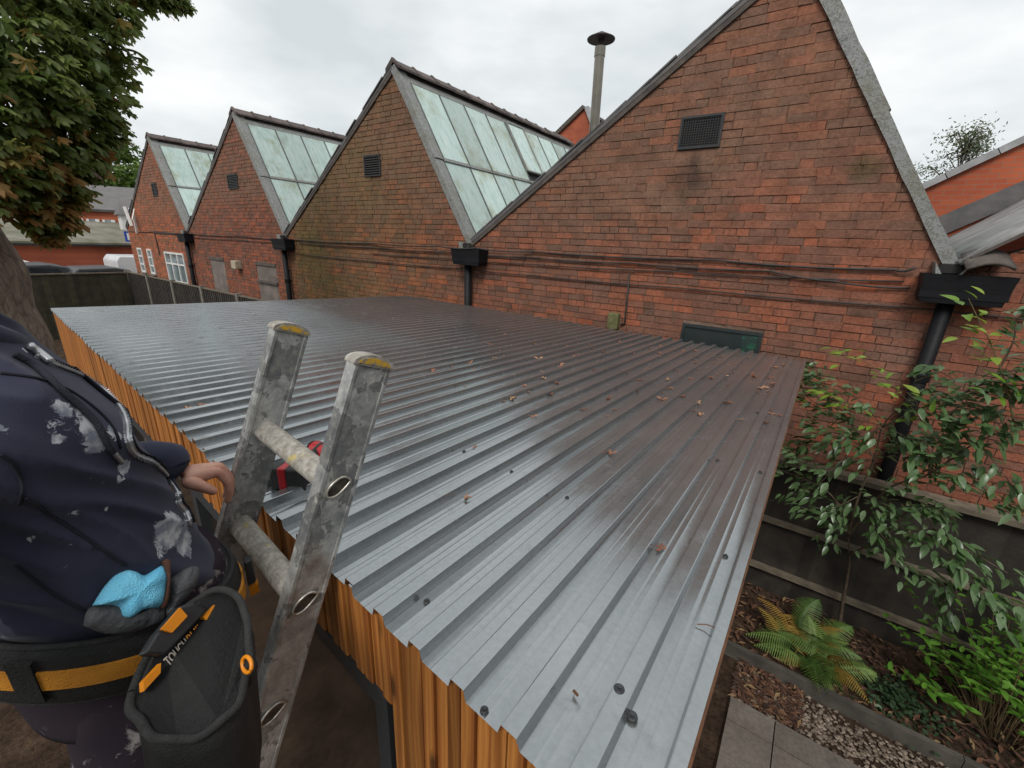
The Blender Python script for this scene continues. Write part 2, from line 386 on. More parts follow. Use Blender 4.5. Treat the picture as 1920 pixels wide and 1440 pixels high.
# --- roof slopes of the four bays
def rs(i, t, Y, off=0.0):
    xl, ax, xr, ml, mr = bay_lines(i)
    n = Vector((ZA-ZV, 0, xr-ax)).normalized()
    return Vector((ax+(xr-ax)*t, Y, ZA+(ZV-ZA)*t)) + n*off
tile = MB()
for s in (1, -1):
    tile.prism([(0, 0, .05), (s*.14, 0, -.055), (s*.14, 0, -.085), (0, 0, .018)], (0, .378, 0))
    tile.prism([(0, -.003, .068), (s*.15, -.003, -.05), (s*.15, -.003, -.09), (0, -.003, .03)], (0, .045, 0))
tile_me = None
YEND = 12.0
for i in range(4):
    xl, ax, xr, ml, mr = bay_lines(i)
    # slated back slope with its verge
    n2 = Vector((-ml, 0, 1)).normalized(); a = Vector((xl, D-.035, ZV))+n2*.012; b = Vector((ax, D-.035, ZA))+n2*.012
    roof = MB().prism([a, b, b+n2*.035, a+n2*.035], (0, YEND-D, 0)).build('slate_slope', slate_m, shop)
    vm = MB(); rr = random.Random(i); nn = 15
    for q in range(nn):      # uneven slate edges along the verge, one per course
        t0, t1 = q/nn, (q+1)/nn; pa = a.lerp(b, t0); pb = a.lerp(b, t1+.012); o_ = rr.uniform(-.02, .012)
        s_ = MB().prism([pa+n2*.037, pb+n2*.047, pb+n2*(.060+rr.uniform(0, .006)), pa+n2*.052], (0, .22, 0))
        for v_ in range(len(s_.v)): s_.v[v_] = (s_.v[v_][0], s_.v[v_][1]+o_, s_.v[v_][2])
        s_.build('verge_slate', slate_m, roof)
    MB().prism([a+Vector((0,.004,0))-n2*.045, b+Vector((0,.004,0))-n2*.045, b+Vector((0,.004,0))-n2*.002, a+Vector((0,.004,0))-n2*.002], (0, .055, 0)).build('verge_bedding', verge_m, roof)
    # glazed steep slope
    deck = MB().prism([rs(i, 0, D+.02), rs(i, 1, D+.02), rs(i, 1, D+.02, .02), rs(i, 0, D+.02, .02)], (0, YEND-D, 0)).build('glazed_slope', dark_m, shop)
    tm = .50
    for (t0, t1, o0) in ((-.01, tm+.02, .045), (tm, 1.01, .028)):
        nseg = 10; rr2 = random.Random(i*7+int(t0*10)); fs = MB(); vs = []
        for q in range(nseg+1):
            t = t0+(t1-t0)*q/nseg; w = lambda: rr2.uniform(-.004, .004)
            vs += [rs(i, t, D-.028, -.05+w()), rs(i, t, D-.032, o0+.004+w()), rs(i, t, D+.02, o0+.006+w()), rs(i, t, D+.15, o0+w()), rs(i, t, D+.16, o0-.022)]
        fs.add(vs, [(q*5+c_, q*5+c_+1, (q+1)*5+c_+1, (q+1)*5+c_) for q in range(nseg) for c_ in range(4)])
        ends = [rs(i, t1, D-.05, o0+.02), rs(i, t1, D+.20, o0+.01)]
        o = fs.build('lead_flashing', lead_m, deck)
        sm = o.modifiers.new('thick', 'SOLIDIFY'); sm.thickness = .006
    y = D+.17; q = 0; PW = .585
    nvis = {0: 2, 1: 10, 2: 6, 3: 5}[i]
    while q < nvis:
        y1 = y+PW-.03
        raised = (i == 1 and q == 4)
        for (t0, t1, o0) in ((.075, tm+.012, .04), (tm+.02, .965, .022)):
            oo = o0+(.028 if raised and t0 < .2 else 0)
            tt1 = t1-.07 if raised and t0 < .2 else t1
            pn = MB().prism([rs(i, t0, y, oo), rs(i, tt1, y, oo), rs(i, tt1, y1, oo), rs(i, t0, y1, oo)], (rs(i, 0, 0, .006)-rs(i, 0, 0, 0))).build('glass_pane', pane_m, deck)
            if raised and t0 < .2:
                fm = MB()
                for (p1, p2) in ((rs(i, t0, y, oo), rs(i, tt1, y, oo)), (rs(i, t0, y1, oo), rs(i, tt1, y1, oo)), (rs(i, tt1, y, oo), rs(i, tt1, y1, oo)), (rs(i, t0, y, oo), rs(i, t0, y1, oo))):
                    fm.bar(p1, p2, .03, .045, rs(i, 0, 0, 1)-rs(i, 0, 0, 0))
                fm.build('opening_light_frame', lead_m, deck)
            b0, b1 = rs(i, t0, y-.016, o0+.002), rs(i, t1, y-.016, o0+.002)
            MB().bar(b0, b1, .02, .03, rs(i, 0, 0, 1)-rs(i, 0, 0, 0)).build('glazing_bar', bar_m, deck)
        y += PW; q += 1
    yb = y
    tr = MB().bar(rs(i, tm+.016, D+.155, .03), rs(i, tm+.016, yb, .03), .05, .035, rs(i, 0, 0, 1)-rs(i, 0, 0, 0)).build('transom', lead_m, deck)
    MB().bar(rs(i, .055, D+.15, .042), rs(i, .055, yb+.4, .042), .10, .012, rs(i, 0, 0, 1)-rs(i, 0, 0, 0)).build('top_flashing', lead_m, deck)
    MB().bar(rs(i, .985, D+.15, .03), rs(i, .985, yb, .03), .08, .012, rs(i, 0, 0, 1)-rs(i, 0, 0, 0)).build('gutter_flashing', lead_m, deck)
    # ridge tiles, one by one
    ridge = MB().box(ax-.05, ax+.05, D+.0, YEND, ZA-.06, ZA+.03).build('ridge', verge_m, shop)
    nt_ = {0: 3, 1: 14, 2: 9, 3: 6}[i]
    for q in range(nt_):
        if tile_me is None:
            o = tile.build('ridge_tile', ridge_m, ridge, fix=True); tile_me = o.data
        else: o = link('ridge_tile', tile_me, None, ridge)
        o.location = (ax-.005+rr.uniform(-.006, .006), D-.04+q*.385, ZA+.075+rr.uniform(-.005, .005)); o.rotation_euler = (rr.uniform(-.01, .01), 0, rr.uniform(-.012, .012))
    # lead spout at the foot of the valley
    sp = MB().prism([(xr-.10, D-.14, ZV-.10), (xr+.02, D-.14, ZV-.10), (xr+.07, D-.14, ZV+.0), (xr+.03, D-.14, ZV-.06), (xr-.07, D-.14, ZV-.06), (xr-.13, D-.14, ZV+.03)], (0, .3, 0)).build('valley_spout', lead_m, shop)
# --- hopper heads and downpipes
for i in range(4):
    x = XV[i]; hm = MB(); f, bk = D-.235, D-.03
    top, bot = ZV-.055, ZV-.275; a0, a1 = x-.19, x+.33
    rt = [(a0, f, top), (a1, f, top), (a1, bk, top), (a0, bk, top)]; rbm = [(a0+.03, f+.02, bot), (a1-.03, f+.02, bot), (a1-.03, bk, bot), (a0+.03, bk, bot)]
    hm.add(rt+rbm, [(0,1,5,4), (1,2,6,5), (2,3,7,6), (3,0,4,7), (4,5,6,7)])
    it = [(a0+.012, f+.012, top), (a1-.012, f+.012, top), (a1-.012, bk-.01, top), (a0+.012, bk-.01, top)]; ib = [(a, b, bot+.04) for a, b, c in it]
    hm.add(it+ib, [(1,0,4,5), (2,1,5,6), (3,2,6,7), (0,3,7,4), (7,6,5,4)]); hm.add(rt+it, [(0,4,5,1), (1,5,6,2), (2,6,7,3), (3,7,4,0)])
    hop = hm.build('hopper_head', blackpaint_m, shop)
    MB().tube([(x+.02, D-.1, bot+.02), (x+.02, D-.1, -1.4), (x+.02, D-.1, GZ)], .052, 14).build('downpipe', blackpaint_m, shop, smooth=True)
    for z in (-.9, -2.0): MB().tube([(x+.02, D-.1, z), (x+.02, D-.1, z-.06)], .062, 14).build('pipe_collar', blackpaint_m, shop)
    MB().prism([(x-.11, D-.09, top+.005), (x+.06, D-.09, top+.005), (x+.02, D-.09, ZV+.02), (x-.08, D-.09, ZV+.02)], (0, .12, 0)).build('valley_end_plate', dark_m, shop)
# --- vents
for i, (a, b, c, d) in enumerate(vents):
    v = MB().box(a+.002, b-.002, D-.006, D+.01, c+.002, d-.002).build('vent', dark_m, shop)
    fm = MB(); w = .016
    for (x0, x1, z0, z1) in ((a-.004, b+.004, d-w, d+.004), (a-.004, b+.004, c-.004, c+w), (a-.004, a+w, c+w, d-w), (b-w, b+.004, c+w, d-w)): fm.box(x0, x1, D-.03, D+.0, z0, z1)
    fm.build('vent_frame', grille_m, v)
    gm = MB()
    if i == 0:
        for q in range(1, 17): gm.box(a+(b-a)*q/17-.0028, a+(b-a)*q/17+.0028, D-.026, D-.020, c+w, d-w)
        for q in range(1, 13): gm.box(a+w, b-w, D-.0195, D-.0135, c+(d-c)*q/13-.0028, c+(d-c)*q/13+.0028)
    else:
        for q in range(9):
            z = c+(d-c)*(q+.5)/9; gm.prism([(a+w, D-.028, z-.014), (a+w, D-.008, z+.006), (a+w, D-.008, z+.012), (a+w, D-.028, z-.008)], (b-a-2*w, 0, 0))
    gm.build('grille', grille_m, v)
# --- plate, junction box, cables
pl = MB().box(-1.12, -.345, D-.014, D+.01, -1.15, -.745).build('wall_plate', greenboard_m, shop)
fm = MB()
for (x0, x1, z0, z1) in ((-1.12, -.345, -.775, -.745), (-1.12, -1.09, -1.15, -.776), (-.375, -.345, -1.15, -.776)): fm.box(x0, x1, D-.03, D-.0145, z0, z1)
fm.build('plate_frame', greenboard_m, pl)
MB().box(-.52, -.376, D-.019, D-.0145, -1.14, -.785).build('flaking_corner', greenflake_m, pl)
jb = MB().box(-1.97, -1.84, D-.09, D-.004, -.92, -.73).build('junction_box', mossbox_m, shop)
bv = jb.modifiers.new('bevel', 'BEVEL'); bv.width = .012; bv.segments = 2
MB().tube([(-1.79, D-.025, -.27), (-1.78, D-.025, -.6), (-1.775, D-.025, -.84), (-1.82, D-.03, -.86)], .011, 8).build('conduit', cable_m, shop, smooth=True)
def cable(pts, r, sag=.012):
    P_ = [Vector(p) for p in pts]; out = []
    for a, b in zip(P_, P_[1:]):
        for q in range(6):
            t = q/6; out.append(a.lerp(b, t)+Vector((0, 0, -sag*4*t*(1-t))))
    out.append(P_[-1]); MB().tube(out, r*.78, 6).build('cable', cable_m, shop, smooth=True)
Yc = D-.03
cable([(-19.1, Yc, -.10), (-16.5, Yc, -.07), (-13.9, Yc, -.08), (-11.2, Yc, -.075), (-8.76, Yc, -.09), (-6.4, Yc, -.08), (-4.6, Yc-.2, -.07), (-3.9, Yc-.21, -.07), (-3.12, Yc, -.08), (-.92, Yc, -.07), (.5, Yc, -.075), (.62, Yc-.03, -.05)], .0125, .02)
cable([(-8.7, Yc, -.15), (-6.4, Yc, -.15), (-4.63, Yc, -.15), (-3.12, Yc, -.155), (-1.8, Yc, -.15), (-.4, Yc, -.145), (.1, Yc-.02, -.2), (.63, Yc, -.215)], .0105, .015)
cable([(-6.4, Yc, -.25), (-4.6, Yc, -.24), (-3.11, Yc, -.24), (-1.3, Yc, -.21), (.58, Yc, -.165)], .0085)
cable([(-8.9, Yc, -.36), (-6.42, Yc, -.38), (-4.29, Yc, -.37), (-3.11, Yc, -.38), (-1.2, Yc, -.375), (.8, Yc, -.37), (2.2, Yc, -.375)], .009)
cable([(-13.9, Yc, -.17), (-11.4, Yc, -.16), (-9.2, Yc, -.16)], .009)
# --- boarded doors and small box on the second gable
for (a, b, c, d) in ((-13.14, -12.33, -2.4, -.64), (-10.66, -9.79, -2.4, -.635)):
    dr = MB().box(a, b, D-.004, D+.01, c, d).build('boarded_door', board_m, shop)
    MB().box(a-.02, b+.02, D-.03, D-.0045, d-.05, d+.02).build('door_head', verge_m, dr)
    if a > -11: MB().box(a-.0, b+.02, D-.05, D-.0045, -1.07, -1.02).build('door_rail', verge_m, dr)
bx = MB().box(-11.6, -11.38, D-.16, D-.004, -.83, -.64).build('wall_box', cream_m, shop)
bv = bx.modifiers.new('bevel', 'BEVEL'); bv.width = .015; bv.segments = 2
# --- windows of the far gable
def window(a, b, c, d, nx, nz, tr=None):
    wv = MB().box(a, b, D-.006, D+.01, c, d).build('window', wglass_m, shop); w = .05
    fm = MB()
    for (x0, x1, z0, z1) in ((a, b, d-w, d), (a, b, c, c+w), (a, a+w, c+w, d-w), (b-w, b, c+w, d-w)): fm.box(x0, x1, D-.035, D-.0065, z0, z1)
    for q in range(1, nx): x = a+(b-a)*q/nx; fm.box(x-.025, x+.025, D-.033, D-.0065, c+w, d-w)
    for q in range(1, nz): z = c+(d-c)*(tr if tr else q/nz); fm.box(a+w, b-w, D-.031, D-.0065, z-.022, z+.022)
    fm.build('window_frame', white_m, wv)
    MB().box(a-.04, b+.04, D-.08, D-.0065, c-.05, c-.002).build('window_sill', board_m, wv)
window(-18.68, -18.28, -1.38, -.61, 1, 3); window(-17.78, -17.4, -1.38, -.61, 1, 3); window(-16.29, -14.85, -1.5, -.63, 3, 2, .62)
MB().bar((-16.75, D-.02, -.1), (-16.7, D-.02, -.75), .03, .03).build('conduit', cable_m, shop)
MB().bar((-16.75, D-.02, -.1), (-15.1, D-.02, -.11), .03, .03, (0,1,0)).build('conduit', cable_m, shop)
# left end wall and back wall close the building
MB().prism([(XV[4]-.004, D+.01, GZ), (XV[4]-.004, D+.01, ZV-.03), (XV[4]-.004, YEND, ZV-.03), (XV[4]-.004, YEND, GZ)], (.2, 0, 0)).build('end_wall', farbrick_m, shop)
lamp = MB()
lamp.bar(atY(233, 388, D-.25), atY(247, 424, D-.25), .07, .05); lamp.bar(atY(246, 424, D-.25), atY(252, 392, D-.02), .03, .03); lamp.bar(atY(252, 405, D-.02), atY(258, 437, D-.02), .08, .05)
lamp.build('wall_bracket', white_m, shop)

# --- low annexe roof to the right of the last valley, red gable behind it
anx = thing('low_annexe_roof', 'pale worn felt roof rising to the right of the last valley', 'roof', (XV[0], D, 0))
M_ = simple('worn roofing felt', (.33,.32,.315), (.20,.195,.19), 5, .85, bump=.6, bscale=14)
slope = .82
def an(x, y, o=0): return Vector((XV[0]+x, y, .02+x*slope+o))
mm = MB(); rr = random.Random(3); rows = []
for j in range(13):
    y = D-.12+j*(7.6-D+.12)/12
    rows.append([an(q*.28, y, (.012 if q % 2 else 0)+rr.uniform(-.006, .006)+(rr.uniform(-.03, .02) if j == 0 else 0)) for q in range(12)])
mm.loft(rows, closed=False, cap=False); o = mm.build('roof_covering', M_, anx, smooth=True); sm = o.modifiers.new('t', 'SOLIDIFY'); sm.thickness = .04; sm.offset = -1
mm = MB()
for q in range(9):
    a = rr.uniform(.05, 2.6); mm.bar(an(a, D-.13, -.03), an(a+rr.uniform(.15, .4), D-.12, -.04), .03, .02)
mm.build('eaves_debris', verge_m, anx)
mm = MB(); pts = []
for q in range(9):
    a = math.pi*q/8; pts.append((q, a))
rings = [[Vector((XV[0]+.02+.28*t+.16*s_, D-.02-.22*(1-t)*0-.12+.0, -.02+.02*t))+Vector((.0, .0, .07*math.sin(math.pi*t))) for t in [u/8 for u in range(9)]] for s_ in (0, .25, .5)]
rings = [[Vector((XV[0]+.02+.26*u/8, D-.30+.11*v, -.035+.05*math.sin(math.pi*u/8*.9)+.035*v)) for u in range(9)] for v in range(4)]
mm.loft(rings, closed=False, cap=False); o = mm.build('valley_gutter_end', verge_m, anx, smooth=True); sm = o.modifiers.new('t', 'SOLIDIFY'); sm.thickness = .02
rg = thing('red_gable_house', 'bright red brick gable with pale stone coping behind the annexe roof', 'building', (2, 7.7, GZ))
p1, p2 = Vector((.7, 7.7, .80)), Vector((4.6, 7.7, 3.25))
gw = MB().prism([(.62, 7.7, GZ), (7.5, 7.7, GZ), (7.5, 7.7, 1.4), p2, (.62, 7.7, .75)], (0, .3, 0)).build('gable_wall', farbrick_m, rg)
dirv = (p2-p1).normalized(); up_ = Vector((-dirv.z, 0, dirv.x))
stone_m = simple('pale coping stone', (.40,.40,.41), (.28,.28,.28), 7, .8, bump=.3, var=.12)
for q in range(10):
    a = p1+dirv*(q*.45-.1); MB().prism([a-up_*.02, a+dirv*.44-up_*.02, a+dirv*.44+up_*.055, a+up_*.055], (0, .34, 0)).build('coping_stone', stone_m, rg)
for o in rg.children:
    if o.name.startswith('coping'): o.location.y -= .06
MB().prism([Vector((1.0, 7.66, .52))+Vector((-.3, 0, -.2)), Vector((4.6, 7.66, 3.25))+Vector((0, 0, -.48)), Vector((4.6, 7.66, 3.25))+Vector((0, 0, -.62)), Vector((.8, 7.66, .1))], (0, .03, 0)).build('flashing', slate_m, rg)

# the same brick wall runs on to the right, out of the picture
ew = thing('workshop_wall_extension', 'brick wall running on to the right beyond the annexe', 'wall', (9, D, GZ))
MB().box(XV[0]+3.402, 16, D+.002, D+.25, GZ, 1.6).build('wall', farbrick_m, ew)

# ================================================================ garden shed with ribbed steel roof
FL, FRc, BR, BL = Vector((-5.26, .70, -.69)), Vector((-.008, .345, -.69)), Vector((.057, 4.35, -.855)), Vector((-5.11, 4.5, -.838))
LF = (FL-FRc).length
def roofP(s, v, h=0.0):
    u = s/LF; return FRc.lerp(FL, u).lerp(BR.lerp(BL, u), v) + Vector((0, 0, h))
def on_roof(x, y, h=0.0):
    d = ray(x, y); n = (FL-FRc).cross(BR-FRc).normalized(); return d*(FRc.dot(n)/d.dot(n)) + Vector((0, 0, h))
k = NT('ribbed steel sheet'); P = relpos(k)
sp = k.noise(P, 90, 3, .6); big = k.noise(P, 2.2, 5, .6); dirt = k.noise(P, 9, 6, .7)
c = k.ramp(big, [(.3, (.315,.335,.345)), (.7, (.375,.395,.405))]); c = k.mix(1.0, c, k.ramp(sp, [(.3, .93), (.7, 1.05)]), 'MULTIPLY')
c = k.mix(k.ramp(dirt, [(.6, 0.0), (.8, .5)]), c, (.20,.19,.175))
k.bump(k.noise(P, 24, 3), .05, .004)
steel_m = k.done(c, k.math('ADD', k.ramp(dirt, [(.3, .12), (.55, .17), (.8, .38)]), k.math('MULTIPLY', sp, .05)), .80)
def wood(name, cols, zs=1.0, rough=.42):
    k = NT(name); P = relpos(k); r = k.rand()
    off = k.n('CombineXYZ'); k.l(k.math('MULTIPLY', r, 37.0), off.inputs[0]); k.l(k.math('MULTIPLY', r, 11.0), off.inputs[2])
    va = k.n('VectorMath'); va.operation = 'ADD'; k.l(P, va.inputs[0]); k.l(off.outputs[0], va.inputs[1])
    q = k.mapped(va.outputs[0], (9, 9, 1.1*zs)); w = k.wave(q, 1.1, 6, 1.1, 2, 'RINGS', 'Z'); f = k.noise(k.mapped(va.outputs[0], (160, 160, 5)), 1, 4)
    c = k.ramp(w, [(0, cols[0]), (.45, cols[1]), (.8, cols[2]), (1, cols[1])])
    c = k.mix(1.0, c, k.ramp(f, [(.3, .84), (.7, 1.12)]), 'MULTIPLY'); c = k.mix(1.0, c, k.ramp(r, [(0, .62), (.5, 1.0), (1, 1.25)]), 'MULTIPLY')
    kn = k.vor(k.mapped(va.outputs[0], (9, 9, 2.6)), 1.0); c = k.mix(k.ramp(kn, [(.05, .85), (.13, 0.0)]), c, (.05,.018,.006))
    k.bump(f, .2, .004); return k.done(c, rough, 0, .5)
clad_m = wood('oiled larch cladding', [(.28,.095,.022), (.40,.15,.034), (.49,.205,.05)])
gap_m = simple('dark backing', (.025,.012,.007), (.04,.02,.01), 10, .8)
anth_m = simple('anthracite frame', (.030,.034,.038), (.036,.040,.044), 6, .4)
shed = thing('garden_shed', 'timber clad garden shed with a ribbed grey steel roof', 'shed', (-2.6, 2.5, GZ))
PITCH_R = .1066; S0 = .24; RH = .0205
def prof(s_from, s_to):
    """(s, height) break points of the ribbed profile between two positions along the eave"""
    pts = []
    for kk in range(-4, 54):
        sl = S0+kk*PITCH_R
        for ds, h in ((-.0405, 0), (-.0345, RH), (-.0325, RH+.0008), (-.0075, RH+.0008), (-.0055, RH), (.0, 0), (.0235, .0), (.0265, .0009), (.0295, 0), (.0400, 0), (.043, .0009), (.046, 0)):
            pts.append((sl+ds, h))
    pts.sort(); out = [p for p in pts if s_from <= p[0] <= s_to]
    hh = lambda s: next(((a[1]+(b[1]-a[1])*(s-a[0])/(b[0]-a[0])) for a, b in zip(pts, pts[1:]) if a[0] <= s <= b[0]), 0)
    return [(s_from, hh(s_from))]+out+[(s_to, hh(s_to))]
SEND = LF
cols = []; j = 0
edges_ = [0.0]+[S0+PITCH_R*4*q-.037 for q in range(0, 13) if S0+PITCH_R*4*q-.037 < SEND-.05]+[SEND]
VR = [(0.0, .352), (.340, .688), (.676, 1.0)]
for ci in range(len(edges_)-1):
    a, b = edges_[ci], min(edges_[ci+1]+.012, SEND)
    pr_ = prof(a, b)
    for ri, (v0, v1) in enumerate(VR):
        m = MB(); NV = 9; rows = []
        for q in range(NV):
            v = v0+(v1-v0)*q/(NV-1); row = []
            for (s, h) in pr_:
                lift = .0016*(1-(s-a)/(b-a))*(1 if ci else 0) + .0011*(q/(NV-1))*(1 if ri < 2 else 0)
                wob = noise.noise(Vector((s*2.3, v*5.2, 3+ci*.37)))*.0012 + noise.noise(Vector((s*9, v*14, ci*1.7)))*.0004
                jx = .004*math.sin(ci*3.7) if (v0 == 0 and q == 0) else 0
                row.append(roofP(s, v+jx*.2, h+lift+wob))
            rows.append(row)
        m.loft(rows, closed=False, cap=False)
        o = m.build('roof_sheet', steel_m, shed)
        autosmooth(o, 20)
# verge and back timbers
brown_m = simple('stained batten', (.16,.07,.03), (.09,.04,.02), 14, .7, bump=.3)
MB().bar(roofP(.004, .0, -.022), roofP(.004, 1, -.022), .016, .034).build('verge_batten', brown_m, shed)
MB().bar(roofP(.02, .995, -.05), roofP(LF-.02, .995, -.05), .03, .09).build('back_fascia', brown_m, shed)
MB().bar(roofP(LF-.015, .01, -.05), roofP(LF-.015, 1, -.05), .03, .09).build('verge_batten', brown_m, shed)
# front cladding, board by board
ud = (FL-FRc).normalized(); nf = Vector((ud.y, -ud.x, 0)); nf = nf if nf.y < 0 else -nf      # outward (towards the ladder)
BW = .0333; nb = int((LF-.05)/BW); rr = random.Random(11)
WIN = (.545, 3.05)                                   # glazed stretch along the eave
for q in range(nb):
    s = .03+q*BW; dx = s+BW/2
    rib = min(abs((dx-(S0+kk*PITCH_R-.02))) for kk in range(-3, 52)) < .015
    top = -.6945; proud = .010 if q % 3 != 1 else .005
    inwin = WIN[0] < dx < WIN[1]; bot = -.918 if inwin else -3.38
    c0 = FRc+ud*(s+.0016); c1 = FRc+ud*(s+BW-.0016)
    b0 = c0-nf*.030; b1 = c1-nf*.030; f0 = c0-nf*(.018-proud); f1 = c1-nf*(.018-proud)
    m = MB(); e_ = ud*.002
    poly = [Vector((p.x, p.y, bot)) for p in (b0, b1, f1-nf*.002, f1-e_, f0+e_, f0-nf*.002)]
    m.prism(poly, (0, 0, top-bot+rr.uniform(-.002, .002)))
    m.build('cladding_board', clad_m, shed, fix=True)
def wallbox(s0, s1, z0, z1, d0, d1, name, mat, par=shed):
    p = [FRc+ud*s0-nf*d0, FRc+ud*s1-nf*d0, FRc+ud*s1-nf*d1, FRc+ud*s0-nf*d1]
    return MB().prism([Vector((a.x, a.y, z0)) for a in p], (0, 0, z1-z0)).build(name, mat, par, fix=True)
wallbox(.04, .545, -3.39, -.71, .032, .06, 'front_wall', gap_m); wallbox(3.05, LF-.03, -3.39, -.71, .032, .06, 'front_wall', gap_m)
wallbox(.545, 3.05, -.92, -.71, .032, .06, 'front_wall', gap_m)
k = NT('shed glazing'); k.b.inputs['Transmission Weight'].default_value = .0
glaz_m = k.done((.030, .022, .016), .06, 0, 1.0); glaz_m.node_tree.nodes['Principled BSDF'].inputs['IOR'].default_value = 1.9
win = wallbox(.59, 3.0, -3.0, -.97, .040, .046, 'glazing', glaz_m)
fr_ = [(.547, 3.05, -.97, -.921), (.547, .594, -3.3, -.9705), (3.0, 3.05, -3.3, -.9705), (1.78, 1.83, -3.0, -.9705), (.5945, 2.9995, -3.05, -3.0005)]
for a in fr_: wallbox(a[0], a[1], a[2], a[3], .008, .055, 'window_frame', anth_m, win)
wallbox(.5945, 2.9995, -3.39, -3.051, .03, .06, 'plinth', anth_m)
# side, far and back walls
for q in range(36):
    t0, t1 = (.012+q*.0272), (.012+q*.0272+.0264); p, r_ = roofP(.06, t0, -.02), roofP(.06, t1, -.02)
    MB().prism([(p.x, p.y, -3.38), (r_.x, r_.y, -3.38), (r_.x-.02, r_.y, -3.38), (p.x-.02, p.y, -3.38)], (0, 0, 3.38+min(p.z, r_.z))).build('side_board', brown_m, shed, fix=True)
p, q_ = roofP(.06, .99, -.06), roofP(LF-.06, .99, -.06); r_ = roofP(LF-.06, .01, -.06)
MB().bar((p.x, p.y, -2.1), (q_.x, q_.y, -2.1), .03, 2.4).build('back_wall', brown_m, shed)
MB().bar((r_.x, r_.y, -2.1), (q_.x, q_.y, -2.1), .03, 2.4).build('end_wall', brown_m, shed)
# fixing screws
sc_m = simple('screw rubber', (.02,.022,.024), (.03,.03,.03), 30, .5); scz_m = simple('zinc screw', (.45,.46,.46), (.3,.3,.3), 60, .35, .7)
scr = MB(); scr.tube([(0,0,0), (0,0,.002), (0,0,.0035)], [.0065, .0065, .005], 12); scr.tube([(0,0,.0035), (0,0,.0065)], .0034, 6); scr_me = None
spots = [(1062, 1217), (800, 1130), (1063, 935), (959, 886), (870, 848), (1402, 830), (1345, 865), (1300, 720), (1420, 775), (908, 1334), (1425, 887), (1360, 1045), (700, 760), (330, 690), (420, 740), (250, 640)]
for q, (x, y) in enumerate(spots):
    p = on_roof(x, y, .0005)
    if scr_me is None: o = scr.build('roof_screw', sc_m, shed, fix=True); scr_me = o.data
    else: o = link('roof_screw', scr_me, None, shed)
    o.location = p-shed.location+Vector((0, 0, .0015)); o.rotation_euler = (.04, 0, q)
# two loose washered screws lying near the verge
for (x, y, lab) in ((1158, 1310, 'black rubber washered roofing screw on a rib, upper of the loose pair'), (1184, 1348, 'black rubber washered roofing screw in the pan, lower of the loose pair')):
    p = on_roof(x, y); p.z += .017 if y < 1330 else .001
    t = thing('loose_roofing_screw', lab, 'screw', p, 'loose screws near the verge')
    w = MB(); w.tube([p, p+Vector((0,0,.004)), p+Vector((0,0,.0065)), p+Vector((0,0,.0075))], [.0088, .0092, .0085, .0065], 18); w.build('washer', sc_m, t, smooth=False)
    w = MB(); w.tube([p+Vector((0,0,.0075)), p+Vector((0,0,.012))], .0042, 6); w.tube([p+Vector((0,0,.0076)), p+Vector((0,0,.009))], .0062, 14); w.build('hex_head', anth_m, t)
# fallen leaves and husks on the roof
k = NT('dead leaf'); r = k.rand(); deadleaf_m = k.done(k.mix(1.0, k.ramp(r, [(0, (.11,.04,.02)), (.4, (.24,.09,.045)), (.75, (.32,.14,.075)), (1, (.36,.22,.12))]), k.ramp(k.noise(k.obj, 60, 3), [(.3, .6), (.7, 1.3)]), 'MULTIPLY'), .75)
def dead_leaf_mesh(seed):
    r2 = random.Random(seed); m = MB()
    for b in range(r2.randint(3, 6)):
        a = r2.uniform(0, 6.28); Lf = r2.uniform(.022, .046); wd = Lf*r2.uniform(.16, .3); cu = r2.uniform(.15, .6)
        o = Vector((r2.uniform(-.012, .012), r2.uniform(-.012, .012), .002)); dv = Vector((math.cos(a), math.sin(a), 0)); sv = Vector((-dv.y, dv.x, 0)); rows = []
        for q in range(5):
            t = q/4; w = wd*math.sin(math.pi*(.12+.86*t)); z = cu*Lf*t*t*.7+.004*math.sin(5*t+b)
            c_ = o+dv*Lf*t+Vector((0,0,z)); rows.append([c_-sv*w+Vector((0,0,w*.7)), c_, c_+sv*w+Vector((0,0,w*.7))])
        m.loft(rows, closed=False, cap=False)
    me = bpy.data.meshes.new('dead_leaf'); me.from_pydata(m.v, [], m.f); me.materials.append(deadleaf_m); return me
DL = [dead_leaf_mesh(s) for s in range(6)]
rr = random.Random(5); lp = [(1150, 772), (1090, 768), (940, 755), (962, 745), (988, 738), (1018, 712), (1040, 720), (1092, 645), (905, 640), (1200, 715), (1170, 700), (1236, 672), (1270, 695), (1310, 672), (1345, 668), (1380, 665), (1430, 680), (1455, 690), (1412, 707), (1440, 708), (1272, 700), (1300, 770), (1318, 782), (1000, 783), (1142, 852), (1240, 1032), (868, 940), (846, 690), (892, 690), (815, 700), (850, 725), (925, 692), (970, 680), (1010, 670), (1050, 668), (1078, 672), (1128, 672), (1160, 642), (1210, 642), (1232, 645), (945, 630), (920, 628), (1000, 648), (1030, 645), (810, 725), (925, 702), (1120, 718), (1185, 735), (1250, 716), (950, 860), (888, 842), (380, 760), (460, 775), (430, 665), (350, 770), (600, 705), (640, 730), (770, 700), (800, 600), (830, 615), (1140, 748), (1040, 735), (1068, 690), (1105, 690), (1190, 690)]
for q in range(120): lp.append((rr.uniform(860, 1470), 0)); lp[-1] = (lp[-1][0], 600+max(0, (lp[-1][0]-860))*.13+rr.uniform(15, 170)*rr.random())
